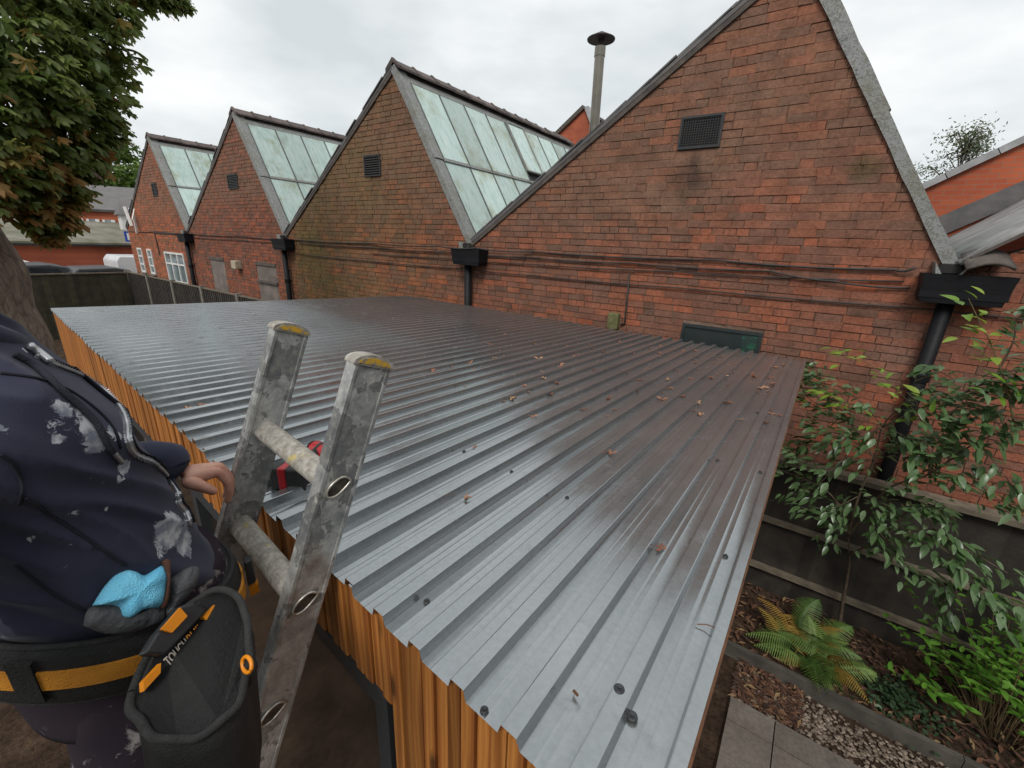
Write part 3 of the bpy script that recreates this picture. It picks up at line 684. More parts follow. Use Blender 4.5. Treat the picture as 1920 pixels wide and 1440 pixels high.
for q, (x, y) in enumerate(lp):
    p = on_roof(x+rr.uniform(-3, 3), y+rr.uniform(-2, 2), .004)
    o = link('dead_leaf', DL[q % 6], None); o.location = p; o.rotation_euler = (rr.uniform(-.2, .2), rr.uniform(-.2, .2), rr.uniform(0, 6.28)); sc_ = rr.uniform(.35, .85); o.scale = (sc_, sc_, sc_*rr.uniform(.8, 1.2))
    tag(o, 'small curled brown dead leaf cluster lying on the steel roof', 'leaf', 'dead leaves scattered on the steel roof')
tw = MB()
for (pts, r_) in (([(1306, 1175), (1322, 1178), (1338, 1187)], .0012), ([(1292, 1012), (1298, 1030), (1290, 1040)], .001), ([(1075, 1300), (1082, 1312)], .0025)):
    tw.tube([on_roof(x, y, .006+.004*q) for q, (x, y) in enumerate(pts)], r_, 5)
tag(tw.build('dry_twigs', brown_m, None), 'thin dry stalks lying on the near end of the steel roof', 'twigs')

# ================================================================ aluminium ladder against the eaves
LP0, Ld, La = Vector((-.6844, .4104, -.4661)), Vector((-.0872, -.333, -.9389)), Vector((-.9969, .0792, .0011))
La = (La-Ld*La.dot(Ld)*.5).normalized(); Ln = La.cross(Ld).normalized(); Ln = Ln if Ln.y < 0 else -Ln
k = NT('paint splashed aluminium'); P = relpos(k)
n1 = k.noise(P, 16, 6, .72, .4); n2 = k.noise(P, 48, 5, .7); n3 = k.noise(P, 8, 5, .65)
c = k.ramp(n1, [(.28, (.20,.205,.20)), (.42, (.33,.335,.325)), (.52, (.46,.46,.44)), (.62, (.60,.595,.565)), (.78, (.48,.48,.455))])
c = k.mix(k.ramp(n3, [(.515, 0.0), (.528, .85)]), c, k.mix(k.ramp(n2, [(.45, 0.0), (.6, 1.0)]), (.15,.155,.16), (.27,.265,.24)))
spk = k.noise(P, 120, 3, .8); c = k.mix(k.ramp(spk, [(.66, 0.0), (.69, .8)]), c, (.06,.045,.04))
c = k.mix(k.ramp(k.noise(k.mapped(P, (1,1,.25)), 60, 4, .7), [(.62, 0.0), (.66, .6)]), c, (.62,.60,.55))
c = k.mix(k.ramp(n2, [(.66, 0.0), (.72, .8)]), c, (.66,.65,.6))
c = k.mix(k.ramp(k.noise(P, 5.3, 4), [(.60, 0.0), (.68, .55)]), c, (.17,.10,.06))
k.bump(k.math('ADD', n1, n2), .3, .005); alu_m = k.done(c, k.ramp(n1, [(.3, .3), (.7, .62)]), .42)
k = NT('worn rung'); P = relpos(k); n1 = k.noise(P, 60, 5, .7)
c = k.ramp(n1, [(.3, (.19,.17,.145)), (.5, (.33,.305,.265)), (.7, (.48,.455,.40))]); c = k.mix(k.ramp(k.noise(P, 14, 3), [(.62, 0.0), (.7, .8)]), c, (.5,.38,.06)); k.bump(n1, .35, .006); rung_m = k.done(c, .75, .2)
k = NT('yellow end cap'); P = relpos(k); n1 = k.noise(P, 70, 5, .7); capy_m = k.done(k.mix(k.ramp(n1, [(.42, 0.0), (.55, 1.0)]), (.23,.21,.17), (.62,.36,.025)), .55)
socket_m = simple('rung socket', (.10,.085,.065), (.03,.027,.022), 45, .5, .4)
rust_m = simple('bright rim', (.55,.53,.48), (.35,.32,.26), 60, .35, .6)
lad = thing('ladder', 'paint splashed aluminium ladder leaning on the shed eaves beside the worker', 'ladder', LP0+Ld*3.1)
TOP, LEN, HD, TH = -.25, 3.10, .0425, .030
Lin = .349
for (off, nm) in ((0, 'right'), (Lin+TH*0, 'left')):
    o0 = LP0+La*off
    m = MB(); sec = [(-HD, 0), (-HD+.006, -.003*0), (HD-.006, 0), (HD, .0), (HD, TH), (-HD, TH)]
    a, b = o0+Ld*TOP, o0+Ld*LEN
    r_ = []
    for P_ in (a, b):
        ring = []
        for (x, y) in ((-HD, .004), (-HD+.004, 0), (-HD+.010, 0), (-HD+.012, .0015), (HD-.012, .0015), (HD-.010, 0), (HD-.004, 0), (HD, .004), (HD, TH-.004), (HD-.004, TH), (-HD+.004, TH), (-HD, TH-.004)):
            ring.append(P_+Ln*x+La*y)
        r_.append(ring)
    m.loft(r_); st = m.build('stile', alu_m, lad, fix=True)
    # rounded plastic cap on the top
    cp = MB(); arc = [a+Ln*(HD+.002)*math.cos(t)-Ld*(.019*math.sin(t)) for t in [math.pi*q/10 for q in range(11)]]
    cp.prism([p-La*.002 for p in [a+Ln*(HD+.002)+Ld*.004]+arc+[a-Ln*(HD+.002)+Ld*.004]], La*(TH+.004)); cp.build('end_cap', rung_m, lad, fix=True)
    cf = MB(); arc = [a+Ln*(HD-.007)*math.cos(t)-Ld*(.013*math.sin(t)) for t in [math.pi*q/10 for q in range(11)]]
    cf.prism([p-La*.0032 for p in arc], La*.0012); cf.build('cap_face', capy_m, lad, fix=True)
def tear(c, r, q, n=20):
    a = 2*math.pi*q/n; x = math.cos(a); y = math.sin(a)*(1 if True else 1)
    y2 = y*(1-.55*max(0, x)**1.5); return c+(-Ln)*(x*r*1.22-.002)*1.0*.9+(-Ld)*(y2*r*.95+x*r*.55)
for q in range(12):
    c = LP0+Ld*(.25*q); c2 = c+La*(Lin-.0)
    rg_ = [[tear(p, .0205, t) for t in range(20)] for p in (c+La*.004, c.lerp(c2, .5)+La*.0, c2+La*.012)]
    m = MB().loft(rg_); m.build('rung', rung_m, lad, smooth=False, fix=True)
    m = MB(); m.tube([tear(c-La*.001, .0205, t) for t in range(21)], 0.0026, 6, cap=False); o = m.build('rung_rim', rust_m, lad, smooth=True)
    m = MB(); m.prism([tear(c-La*.0012, .0187, t) for t in range(20)], La*.001); m.build('rung_socket', socket_m, lad, fix=True)
# ================================================================ cordless drill lying on the roof
red_m = simple('red plastic', (.42,.012,.018), (.33,.012,.016), 20, .35); blk_m = simple('black rubber', (.012,.012,.013), (.022,.022,.022), 30, .6); ste_m = simple('steel', (.4,.4,.4), (.25,.25,.25), 30, .3, .9)
dA, dB, dC = on_roof(590, 862, .045), on_roof(672, 904, .040), on_roof(553, 912, .04)
drill = thing('cordless_drill', 'red and black cordless drill lying on the roof behind the ladder', 'drill', on_roof(610, 900, .0))
ax_ = (dB-dA).normalized()
m = MB(); m.tube([dA, dA+ax_*.012, dA+ax_*.05, dA+ax_*.085, dA+ax_*.10], [.019, .027, .029, .027, .020], 18); m.build('motor_housing', red_m, drill, smooth=True)
m = MB(); m.tube([dA-ax_*.004, dA-ax_*.001], .022, 18); m.tube([dA+ax_*.04, dA+ax_*.052], .0302, 18); m.build('housing_band', blk_m, drill)
m = MB(); m.tube([dA+ax_*.10, dA+ax_*.118], [.024, .022], 18); m.build('clutch_ring', red_m, drill)
m = MB(); m.tube([dA+ax_*.118, dA+ax_*.15, dA+ax_*.162], [.019, .017, .008], 16); m.build('chuck', blk_m, drill, smooth=True)
m = MB(); m.tube([dA+ax_*.162, dA+ax_*.185, dA+ax_*.1855, dA+ax_*.2], [.0035, .0035, .006, .006], 8); m.tube([dA+ax_*.2, dA+ax_*.225], .0028, 8); m.build('driver_bit', ste_m, drill)
hm_ = dA+ax_*.04; hv = (dC-hm_); m = MB(); m.tube([hm_+hv*.15, hm_+hv*.5, hm_+hv*.9], [.018, .016, .019], 14, flat=1.25); m.build('handle', blk_m, drill, smooth=True)
hv.normalize(); sd = Vector((0,0,1)).cross(hv).normalized(); bc = dC+hv*.012
m = MB(); m.obox(bc, hv*.022, sd*.052, Vector((0,0,.034))); o = m.build('battery', blk_m, drill); bv = o.modifiers.new('b', 'BEVEL'); bv.width = .006; bv.segments = 2
m = MB(); m.obox(bc+hv*.0005-sd*.012, hv*.0235, sd*.012, Vector((0,0,.0352))); o = m.build('battery_stripe', red_m, drill); bv = o.modifiers.new('b', 'BEVEL'); bv.width = .004; bv.segments = 2

# ================================================================ patio, edging, gravel, bed
k = NT('concrete slab'); P = relpos(k); n1 = k.noise(P, 3, 6, .7); n2 = k.noise(P, 40, 4)
c = k.ramp(n1, [(.3, (.105,.088,.072)), (.55, (.155,.135,.115)), (.75, (.085,.07,.058))]); c = k.mix(1.0, c, k.ramp(n2, [(.3, .8), (.7, 1.15)]), 'MULTIPLY'); k.bump(n2, .3, .005)
slab_m = k.done(k.mix(1.0, c, k.ramp(k.objrand(), [(0, .85), (1, 1.12)]), 'MULTIPLY'), .85)
pat = MB().box(.12, 6, -3, 3.09, -3.405, -3.378).build('patio', earth_m); struct(pat, 'concrete slab patio beside the shed')
for i in range(8):
    for j in range(9):
        x0, y1 = .44-.6+i*.6, 3.08-j*.6
        if j == 0: y1, y0 = 3.08, 2.88
        else: y1 = 2.873-(j-1)*.6; y0 = y1-.593
        a = max(x0, .13)
        if x0+.593-a < .05: continue
        o = MB().box(a, x0+.593, y0, y1, -3.3775, -3.352+rnd.uniform(-.003, .003)).build('paving_slab', slab_m, pat)
bed = MB(); rr = random.Random(2); rows = []
for j in range(15):
    rows.append([Vector((-.4+i*.2, 3.56+j*.075, -3.36+noise.noise(Vector((i*.5, j*.4, 1)))*.03+(0 if 0 < j < 14 else -.06))) for i in range(38)])
bed.loft(rows, closed=False, cap=False); bedo = bed.build('soil_bed', earth_m, smooth=True); struct(bedo, 'dark planting bed along the foot of the fence')
edg_m = simple('dark edging board', (.045,.04,.034), (.09,.08,.065), 6, .85, bump=.4)
for q in range(4):
    o = MB().box(-.3+q*1.83, 1.525+q*1.83, 3.50, 3.545, -3.41, -3.27).build('edging_board', edg_m); 
    tag(o, ['dark timber edging board beside the shed corner under the fern', 'dark timber edging board running right from the fern along the gravel', 'dark timber edging board further right along the bed', 'dark timber edging board at the far right of the bed'][q], 'edging', 'bed edging boards')
# gravel strip
k = NT('gravel'); r = k.attr('tone'); c = k.ramp(r, [(0, (.07,.05,.036)), (.45, (.14,.105,.078)), (.8, (.27,.22,.17)), (1, (.12,.05,.03))]); gravel_m = k.done(c, .85)
gv = MB(); rr = random.Random(8)
ico = [Vector(v).normalized() for v in ((1,0,.2), (-.9,.1,.1), (.1,1,0), (0,-1,.2), (.1,.1,1), (0,.1,-1))]
icf = [(0,2,4), (2,1,4), (1,3,4), (3,0,4), (2,0,5), (1,2,5), (3,1,5), (0,3,5)]
for q in range(3200):
    x = rr.uniform(.13, 3.4); y = rr.gauss(3.29, .12)
    if not 3.02 < y < 3.50 or (y < 3.08 and rr.random() < .8): continue
    s = rr.uniform(.007, .019); z = -3.362 if y < 3.09 else -3.392
    M3 = Matrix.Rotation(rr.uniform(0, 6.28), 3, 'Z')
    gv.add([Vector((x, y, z+s*.35))+M3 @ Vector((v.x*s*rr.uniform(.8, 1.4), v.y*s, v.z*s*.6)) for v in ico], icf, rr.random()*.85)
o = gv.build('gravel', gravel_m); o['kind'] = 'stuff'; o['label'] = 'pale pea gravel strip between paving slabs and edging board'
# leaf litter on the soil
k = NT('litter leaf'); r = k.attr('tone'); litter_m = k.done(k.ramp(r, [(0, (.03,.015,.009)), (.5, (.075,.032,.018)), (.85, (.13,.06,.03)), (1, (.24,.16,.075))]), .8)
lt = MB()
for q in range(2600):
    x, y = rr.uniform(-.1, 4.5), rr.uniform(3.57, 4.5)
    if rr.random() < .16: x, y = rr.uniform(.13, .6), rr.uniform(3.1, 3.5)
    z = -3.345+rr.uniform(0, .025) if y > 3.55 else -3.385+rr.uniform(0, .02); a = rr.uniform(0, 6.28); L_ = rr.uniform(.015, .05)
    d = Vector((math.cos(a), math.sin(a), rr.uniform(-.25, .35)))*L_; s = Vector((-math.sin(a), math.cos(a), rr.uniform(-.3, .3)))*L_*.32; c = Vector((x, y, z+.012))
    lt.add([c-d, c+s+Vector((0,0,.006)), c+d, c-s+Vector((0,0,.004))], [(0,1,2,3)], rr.random())
o = lt.build('leaf_litter', litter_m); o['kind'] = 'stuff'; o['label'] = 'red brown leaf litter covering the soil bed'
# a few grey boards lying on the ground below the ladder
dk_m = simple('grey board', (.20,.21,.21), (.12,.125,.125), 4, .6, bump=.2, var=.35)
c0 = atZ(438, 1335, -3.38)
for q in range(4):
    a_ = Vector((c0.x-.9, c0.y+.05+q*.16, -3.39)); o = MB().bar(a_, a_+Vector((1.8, -.1+q*.02, 0)), .13, .028).build('grey_plank', dk_m)
    tag(o, ['grey plank on the ground below the ladder, nearest the worker', 'grey plank on the ground below the ladder, second from the worker', 'grey plank on the ground below the ladder, third from the worker', 'grey plank on the ground below the ladder, nearest the shed'][q], 'plank', 'grey planks below the ladder')

# ================================================================ fences
fen_m = simple('dark stained fence board', (.020,.016,.013), (.042,.034,.026), 5, .8, bump=.4, bscale=40, var=.3)
rail_m = simple('weathered rail', (.10,.08,.058), (.17,.14,.10), 12, .85, bump=.4)
olive_m = simple('green brown fence board', (.050,.045,.025), (.030,.026,.016), 5, .85, bump=.4, var=.3)
post_m = simple('concrete post', (.19,.175,.145), (.12,.11,.09), 10, .9, bump=.5)
FY = 4.6
fr = thing('dark_board_fence', 'dark stained board fence with pale rails between the shed and brick wall', 'fence', (2, FY, GZ))
x = -.35; q = 0
while x < 4.6:
    w = .118; o = MB().prism([(x, FY-.012, GZ), (x+w, FY-.026, GZ), (x+w, FY-.008, GZ), (x, FY, GZ)], (0, 0, 1.50+rnd.uniform(-.004, .004))).build('fence_board', fen_m, fr, fix=True); x += w-.008; q += 1
for (z, h, d) in ((-1.895, .045, .075), (-2.56, .04, .055), (-3.12, .045, .055)):
    MB().box(-.35, 4.6, FY-.03-d, FY-.0275 if z < -1.9 else FY+.03, z, z+h).build('rail', rail_m, fr)
for x in (-.38, 1.62, 3.6): MB().box(x-.05, x+.05, FY+.002, FY+.09, GZ, -1.86).build('fence_post', fen_m, fr)
fl = thing('closeboard_fence', 'dark closeboard fence with pale concrete posts running along the workshop', 'fence', (-12, FY, GZ))
px_ = [-19.19+i*2.02 for i in range(8)]
for i, X in enumerate(px_):
    MB().prism([(X-.055, FY-.06, GZ), (X+.055, FY-.06, GZ), (X+.055, FY+.05, GZ), (X-.055, FY+.05, GZ)], (0, 0, 3.4-1.36), ).build('fence_post', post_m, fl)
    if i < 7:
        x = X+.06
        while x < X+1.96:
            w = .13; MB().prism([(x, FY-.005, GZ+.1), (x+w, FY-.022, GZ+.1), (x+w, FY-.004, GZ+.1), (x, FY+.008, GZ+.1)], (0, 0, 1.87+rnd.uniform(-.004, .004))).build('fence_board', fen_m if i > 0 else fen_m, fl, fix=True); x += w-.012
        MB().box(X+.056, X+1.964, FY-.03, FY+.03, -1.4245, -1.395).build('capping', rail_m, fl)
fa = thing('end_fence', 'green brown closeboard fence at the far end behind the tree trunk', 'fence', (-19, 1, GZ))
FXa = -19.0
y = FY-.08
while y > -3:
    w = .14; MB().prism([(FXa, y, GZ), (FXa+.016, y-w, GZ), (FXa+.03, y-w, GZ), (FXa+.016, y, GZ)], (0, 0, 1.96+rnd.uniform(-.01, .01))).build('fence_board', olive_m, fa, fix=True); y -= w-.008
MB().box(FXa-.02, FXa+.05, -3, FY-.08, -1.438, -1.40).build('capping', rail_m, fa)

# ================================================================ plants
def leaf_geo(L_, W_, fold=.25, droop=.2, n=5):
    """leaf along +X from the origin, folded along its midrib"""
    rows = []
    for q in range(n+1):
        t = q/n; w = W_*(math.sin(math.pi*min(1, t**.75))**.9)*.5 if 0 < t < 1 else .0006
        z = -droop*L_*t*t; rows.append([(L_*t, -w, z+w*fold), (L_*t, 0, z), (L_*t, w, z+w*fold)])
    vs = [v for r in rows for v in r]; fs = [(i*3+k_, (i+1)*3+k_, (i+1)*3+k_+1, i*3+k_+1) for i in range(n) for k_ in range(2)]
    return vs, fs
def leaf_material(name, stops, rough=.45, trans=.25):
    k = NT(name); r = k.rand(); c = k.ramp(r, stops); c = k.mix(1.0, c, k.ramp(k.noise(k.obj, 30, 3), [(.3, .8), (.7, 1.2)]), 'MULTIPLY')
    m = k.done(c, rough, 0, .5)
    t = k.n('BsdfTranslucent'); k.l(c, t.inputs[0]); ms = k.n('MixShader'); ms.inputs[0].default_value = trans
    k.l(k.b.outputs[0], ms.inputs[1]); k.l(t.outputs[0], ms.inputs[2]); k.l(ms.outputs[0], k.out.inputs[0]); return m
def place_leaves(geo, mats, mat, parent, nmax, name='leaf', rest='foliage', seed=1):
    """mats: world matrices. The nmax leaves that show largest become objects, the others one joined part."""
    r2 = random.Random(seed); vs, fs = geo
    me = bpy.data.meshes.new(name); me.from_pydata(vs, [], fs); me.materials.append(mat); me.polygons.foreach_set('use_smooth', [True]*len(fs))
    sc = []
    for i, M_ in enumerate(mats):
        p = proj(M_.translation); on = p and -30 < p[0] < 1950 and -30 < p[1] < 1470
        sc.append((-(M_.to_scale().x/p[2]) if on else 1, i))
    sc.sort(); joined = MB(); V_ = [Vector(v) for v in vs]
    for n_, (s, i) in enumerate(sc):
        M_ = mats[i]
        if n_ < nmax and s < 0:
            o = bpy.data.objects.new(name, me); COL.objects.link(o); o.parent = parent
            o.matrix_local = Matrix.Translation(-parent.location) @ M_
        else: joined.add([M_ @ v for v in V_], fs, r2.random())
    if joined.v: joined.build(rest, mat, parent, smooth=True, kind='stuff')
def lmat(p, d, up, s):
    d = Vector(d).normalized(); up = Vector(up); y = up.cross(d)
    if y.length < 1e-4: y = d.orthogonal()
    y.normalize(); z = d.cross(y)
    return Matrix(((d.x*s, y.x*s, z.x*s, p.x), (d.y*s, y.y*s, z.y*s, p.y), (d.z*s, y.z*s, z.z*s, p.z), (0, 0, 0, 1)))
def spline(P_, n=8):
    out = []
    for i in range(len(P_)-1):
        a, b, c, d = P_[max(i-1, 0)], P_[i], P_[i+1], P_[min(i+2, len(P_)-1)]
        for q in range(n):
            t = q/n; out.append(.5*((2*b)+(c-a)*t+(2*a-5*b+4*c-d)*t*t+(3*b-a-3*c+d)*t**3))
    out.append(P_[-1].copy()); return out
bark_m = simple('shrub bark', (.12,.085,.055), (.07,.05,.035), 20, .85, bump=.5)
stem_m = simple('young stem', (.16,.11,.055), (.11,.085,.04), 20, .6)
shl_m = leaf_material('shrub leaf', [(0, (.075,.14,.05)), (.4, (.105,.185,.072)), (.75, (.14,.225,.10)), (1, (.19,.275,.15))], .27, .35)
shb_m = leaf_material('young shrub leaf', [(0, (.13,.25,.03)), (.6, (.20,.34,.04)), (1, (.28,.38,.05))], .45, .4)
def PX(l): return [atY(x, y, Y) for (x, y, Y) in l]
shrub = thing('leafy_shrub', 'tall loose shrub with pointed green leaves in front of the brick wall', 'shrub', (.87, 4.42, GZ))
br = [
 ([(1640,860,4.05), (1580,870,4.05), (1530,910,4.05), (1480,930,4.1)], .004, 1, 14), ([(1600,800,4.1), (1570,760,4.1), (1530,720,4.1), (1515,700,4.1)], .004, .9, 12), ([(1655,800,4.0), (1610,820,4.0), (1560,810,4.0), (1510,790,4.05)], .004, 1, 14), ([(1610,930,4.1), (1570,950,4.05), (1540,960,4.0), (1500,950,4.0)], .004, 1, 12),
 ([(1572,1190,4.42), (1580,1130,4.38), (1592,1060,4.3), (1590,1005,4.2)], .018, 0, 0),
 ([(1590,1005,4.2), (1610,930,4.1), (1640,860,4.05), (1655,800,4.0), (1700,750,3.9)], .010, .5, 10),
 ([(1590,1005,4.2), (1560,930,4.2), (1500,895,4.25), (1455,880,4.2)], .007, 1, 14),
 ([(1592,1040,4.25), (1660,1010,4.0), (1740,1000,3.9), (1810,1030,3.8), (1890,1075,3.75)], .008, 1, 26),
 ([(1590,1005,4.2), (1660,920,4.0), (1740,890,3.9), (1830,830,3.8), (1930,790,3.7)], .010, 1, 26),
 ([(1655,800,4.0), (1740,760,3.9), (1800,740,3.8), (1880,700,3.7), (1935,690,3.7)], .007, 1, 26),
 ([(1700,750,3.9), (1740,730,3.9), (1790,715,3.85), (1745,690,3.9), (1722,688,3.9)], .004, 1, 12),
 ([(1640,860,4.05), (1600,800,4.1), (1560,770,4.1), (1520,750,4.1), (1500,720,4.15)], .005, 1, 18),
 ([(1600,800,4.1), (1560,830,4.1), (1510,830,4.15), (1485,850,4.2)], .004, 1, 14),
 ([(1640,860,4.05), (1560,870,4.1), (1500,860,4.1), (1470,835,4.15)], .004, 1, 12),
 ([(1655,800,4.0), (1620,760,4.0), (1590,735,4.0), (1560,720,4.0)], .004, 1, 10),
 ([(1740,890,3.9), (1760,840,3.85), (1800,800,3.8), (1850,770,3.75)], .005, 1, 22),
 ([(1740,760,3.9), (1780,800,3.85), (1840,840,3.8), (1890,900,3.7), (1925,950,3.65)], .005, 1, 16),
 ([(1740,890,3.9), (1800,900,3.8), (1860,930,3.75), (1910,960,3.7)], .004, 1, 12),
 ([(1660,1010,4.0), (1700,960,3.95), (1750,950,3.9), (1780,985,3.85)], .005, 1, 20),
 ([(1660,1010,4.0), (1700,1060,3.9), (1760,1090,3.85), (1765,1130,3.8), (1775,1160,3.8)], .005, 1, 16),
 ([(1740,1000,3.9), (1800,1060,3.75), (1850,1110,3.65), (1905,1160,3.55)], .005, 1.3, 15),
 ([(1620,930,4.1), (1660,950,4.0), (1640,985,3.95), (1690,1040,3.9)], .004, 1, 18),
 ([(1560,930,4.2), (1580,960,4.1), (1560,990,4.1), (1545,1010,4.1)], .004, .9, 12),
 ([(1655,800,4.0), (1700,820,3.95), (1730,850,3.9), (1700,880,3.9)], .004, 1, 18),
 ([(1700,750,3.9), (1760,780,3.8), (1820,760,3.8), (1900,820,3.7)], .004, 1, 20),
 ([(1800,740,3.8), (1850,720,3.75), (1900,740,3.7), (1930,720,3.7)], .004, 1, 18),
 ([(1870,700,3.72), (1900,640,3.7), (1905,600,3.7), (1925,590,3.7)], .004, 1, 12),
 ([(1560,770,4.1), (1540,700,4.15), (1530,690,4.2), (1512,690,4.2)], .003, .9, 10),
 ([(1640,860,4.05), (1690,830,4.05), (1750,820,4.0), (1790,850,4.0)], .004, 1, 20),
]
bright = [
 ([(1900,790,3.72), (1885,720,3.7), (1860,650,3.68), (1835,600,3.66), (1816,560,3.65)], .004, 1.05, 20),
 ([(1700,750,3.9), (1660,710,3.88), (1620,675,3.86), (1575,655,3.85)], .003, .9, 14),
 ([(1660,810,3.95), (1610,770,3.92), (1570,745,3.9), (1545,738,3.9)], .003, .9, 12),
 ([(1690,790,3.9), (1720,760,3.85), (1700,735,3.85)], .003, .9, 8)]
rr = random.Random(21)
def leafy(branches, sizes=.10, mul=2.7):
    out = []; bm_ = []
    for (pl, r0, ls, n) in branches:
        n = int(n*mul)
        pts = spline(PX(pl), 7); m_ = len(pts); bm_.append((pts, [r0*(1-.75*i/(m_-1))+.0008 for i in range(m_)]))
        for q in range(n):
            t = .12+.88*(q+rr.random()*.6)/n; i = min(m_-2, int(t*(m_-1))); p = pts[i].lerp(pts[i+1], min(1, t*(m_-1)-i)); tg = (pts[i+1]-pts[i]).normalized()
            side = tg.cross(Vector((0,0,1))); side = side.normalized() if side.length > .1 else Vector((1,0,0))
            sg = 1 if q % 2 else -1; a = rr.uniform(.5, 1.1)
            d = tg*math.cos(a)+side*sg*math.sin(a)+Vector((rr.uniform(-.3, .3), rr.uniform(-.3, .3), rr.uniform(-.55, .1)))
            if q >= n-2: d = tg+Vector((rr.uniform(-.3, .3), rr.uniform(-.3, .3), -.1))
            up = Vector((rr.uniform(-.5, .5), rr.uniform(-.6, .3), 1)); out.append(lmat(p+Vector((rr.uniform(-.08, .08), rr.uniform(-.1, .1), rr.uniform(-.08, .06)))*.8, d, up, sizes*ls*rr.uniform(.7, 1.2)))
            if rr.random() < .5:
                d2 = d+Vector((rr.uniform(-.9, .9), rr.uniform(-.9, .9), rr.uniform(-.5, .3))); out.append(lmat(p+d2*.04+Vector((rr.uniform(-.08, .08), rr.uniform(-.1, .1), rr.uniform(-.07, .05))), d2, up, sizes*ls*rr.uniform(.6, 1.05)))
    return out, bm_
LG = leaf_geo(1, .37)
lv, bm_ = leafy(br); [MB().tube(a_, b_, 6).build('branch', bark_m, shrub, smooth=True) for a_, b_ in bm_]; place_leaves(LG, lv, shl_m, shrub, 230)
lv, bm_ = leafy(bright, .10, 1.0); [MB().tube(a_, b_, 6).build('young_shoot', stem_m, shrub, smooth=True) for a_, b_ in bm_]; place_leaves(LG, lv, shb_m, shrub, 70, 'young_leaf', 'young_foliage')
for pl in ([(1560,770,4.1), (1530,690,4.1), (1515,672,4.1), (1505,655,4.1)], [(1530,690,4.1), (1522,665,4.1), (1517,640,4.1)], [(1455,880,4.2), (1440,860,4.2), (1425,830,4.25)], [(1600,800,4.1), (1590,750,4.1), (1600,715,4.1)], [(1640,860,4.05), (1590,820,4.05), (1530,800,4.05)]): MB().tube(spline(PX(pl), 4), [.004-.003*i/(4*(len(pl)-1)) for i in range(4*(len(pl)-1)+1)], 5).build('bare_twig', bark_m, shrub, smooth=True)
# --- fern
fg_m = leaf_material('fern green', [(0, (.07,.14,.028)), (.5, (.11,.19,.04)), (1, (.16,.24,.06))], .6, .3)
fy_m = leaf_material('fern yellowed', [(0, (.26,.15,.025)), (.6, (.33,.21,.04)), (1, (.34,.27,.06))], .7, .3)
fern = thing('fern', 'clump of green fern with yellowing fronds at the foot of the fence', 'fern', (.58, 3.85, -3.36))
def frond_mesh(seed, L_=.52):
    r2 = random.Random(seed); m = MB(); n = 22; pts = []
    for q in range(n+1):
        t = q/n; pts.append(Vector((L_*t*(.92-.1*t), .03*math.sin(3*t+seed), L_*(.62*t-.72*t*t))))
    m.tube(pts, [.0022*(1-.8*q/n)+.0003 for q in range(n+1)], 4)
    for q in range(2, n):
        t = q/n; ln = L_*.30*math.sin(math.pi*min(1, .12+.9*t))**.9*(1-.35*t)
        for sg in (-1, 1):
            d = Vector((.38, sg*.9, -.22+r2.uniform(-.1, .1))).normalized(); p = pts[q]; w = Vector((1, 0, .1))
            steps = 5; rows = []
            for s_ in range(steps+1):
                u = s_/steps; wd = L_*.021*(1-u*.85)*(1.0 if s_ % 2 == 0 else .62); c_ = p+d*ln*u+Vector((0, 0, -.02*u*u)); rows.append([c_-w*wd, c_+w*wd])
            m.loft(rows, closed=False, cap=False)
    me = bpy.data.meshes.new('frond'); me.from_pydata(m.v, [], m.f); return me
fm_ = []
for s_ in range(4):
    for mt in (fg_m, fy_m):
        me = frond_mesh(s_); me.materials.append(mt); fm_.append(me)
rr = random.Random(4)
for q in range(54):
    yel = rr.random() < .36; me = fm_[(q % 4)*2+(1 if yel else 0)]
    o = bpy.data.objects.new('frond', me); COL.objects.link(o); o.parent = fern; sc_ = rr.uniform(.6, 1.0)*(.9 if yel else 1)
    o.location = (rr.gauss(0, .10), rr.gauss(0, .08), .02+rr.uniform(0, .12)); o.rotation_euler = (rr.uniform(-.25, .25), rr.uniform(-1.0, .05), q*2.4+rr.uniform(-.3, .3)); o.scale = (sc_, sc_, sc_)
# --- bright green bush on the right, low dark plant beside it
gb_m = leaf_material('bright bush leaf', [(0, (.05,.13,.015)), (.5, (.09,.22,.025)), (1, (.14,.30,.04))], .35, .3)
bush = thing('green_bush', 'dense bright green leafy bush at the right end of the bed', 'bush', (1.95, 4.05, -3.36))
rr = random.Random(31); lv = []; st_ = MB()
for q in range(95):
    a = rr.uniform(0, 6.28); r_ = rr.uniform(.1, .7); tip = Vector((1.85+math.cos(a)*r_*1.25, 4.0+math.sin(a)*r_*.72, -3.34+rr.uniform(.35, 1.35)*(1.1-.6*r_)))
    base = Vector((1.85+math.cos(a)*.15, 4.02+math.sin(a)*.12, -3.36)); mid = base.lerp(tip, .5)+Vector((0,0,.08)); st_.tube([base, mid, tip], [.004, .003, .0012], 4)
    for s_ in range(12):
        p = mid.lerp(tip, s_/11+rr.uniform(-.05, .05)); b = s_*2.4; d = Vector((math.cos(b), math.sin(b), rr.uniform(.0, .6)))
        lv.append(lmat(p, d, Vector((rr.uniform(-.3, .3), rr.uniform(-.3, .3), 1)), rr.uniform(.05, .095)))
st_.build('stems', stem_m, bush); place_leaves(leaf_geo(1, .42, .3, .25), lv, gb_m, bush, 240)
dp_m = leaf_material('low dark leaf', [(0, (.018,.045,.018)), (1, (.04,.075,.03))], .6, .2)
low = thing('low_ground_plant', 'low dark green ground plant between the fern and bright bush', 'plant', (1.2, 3.8, -3.36))
lv = []
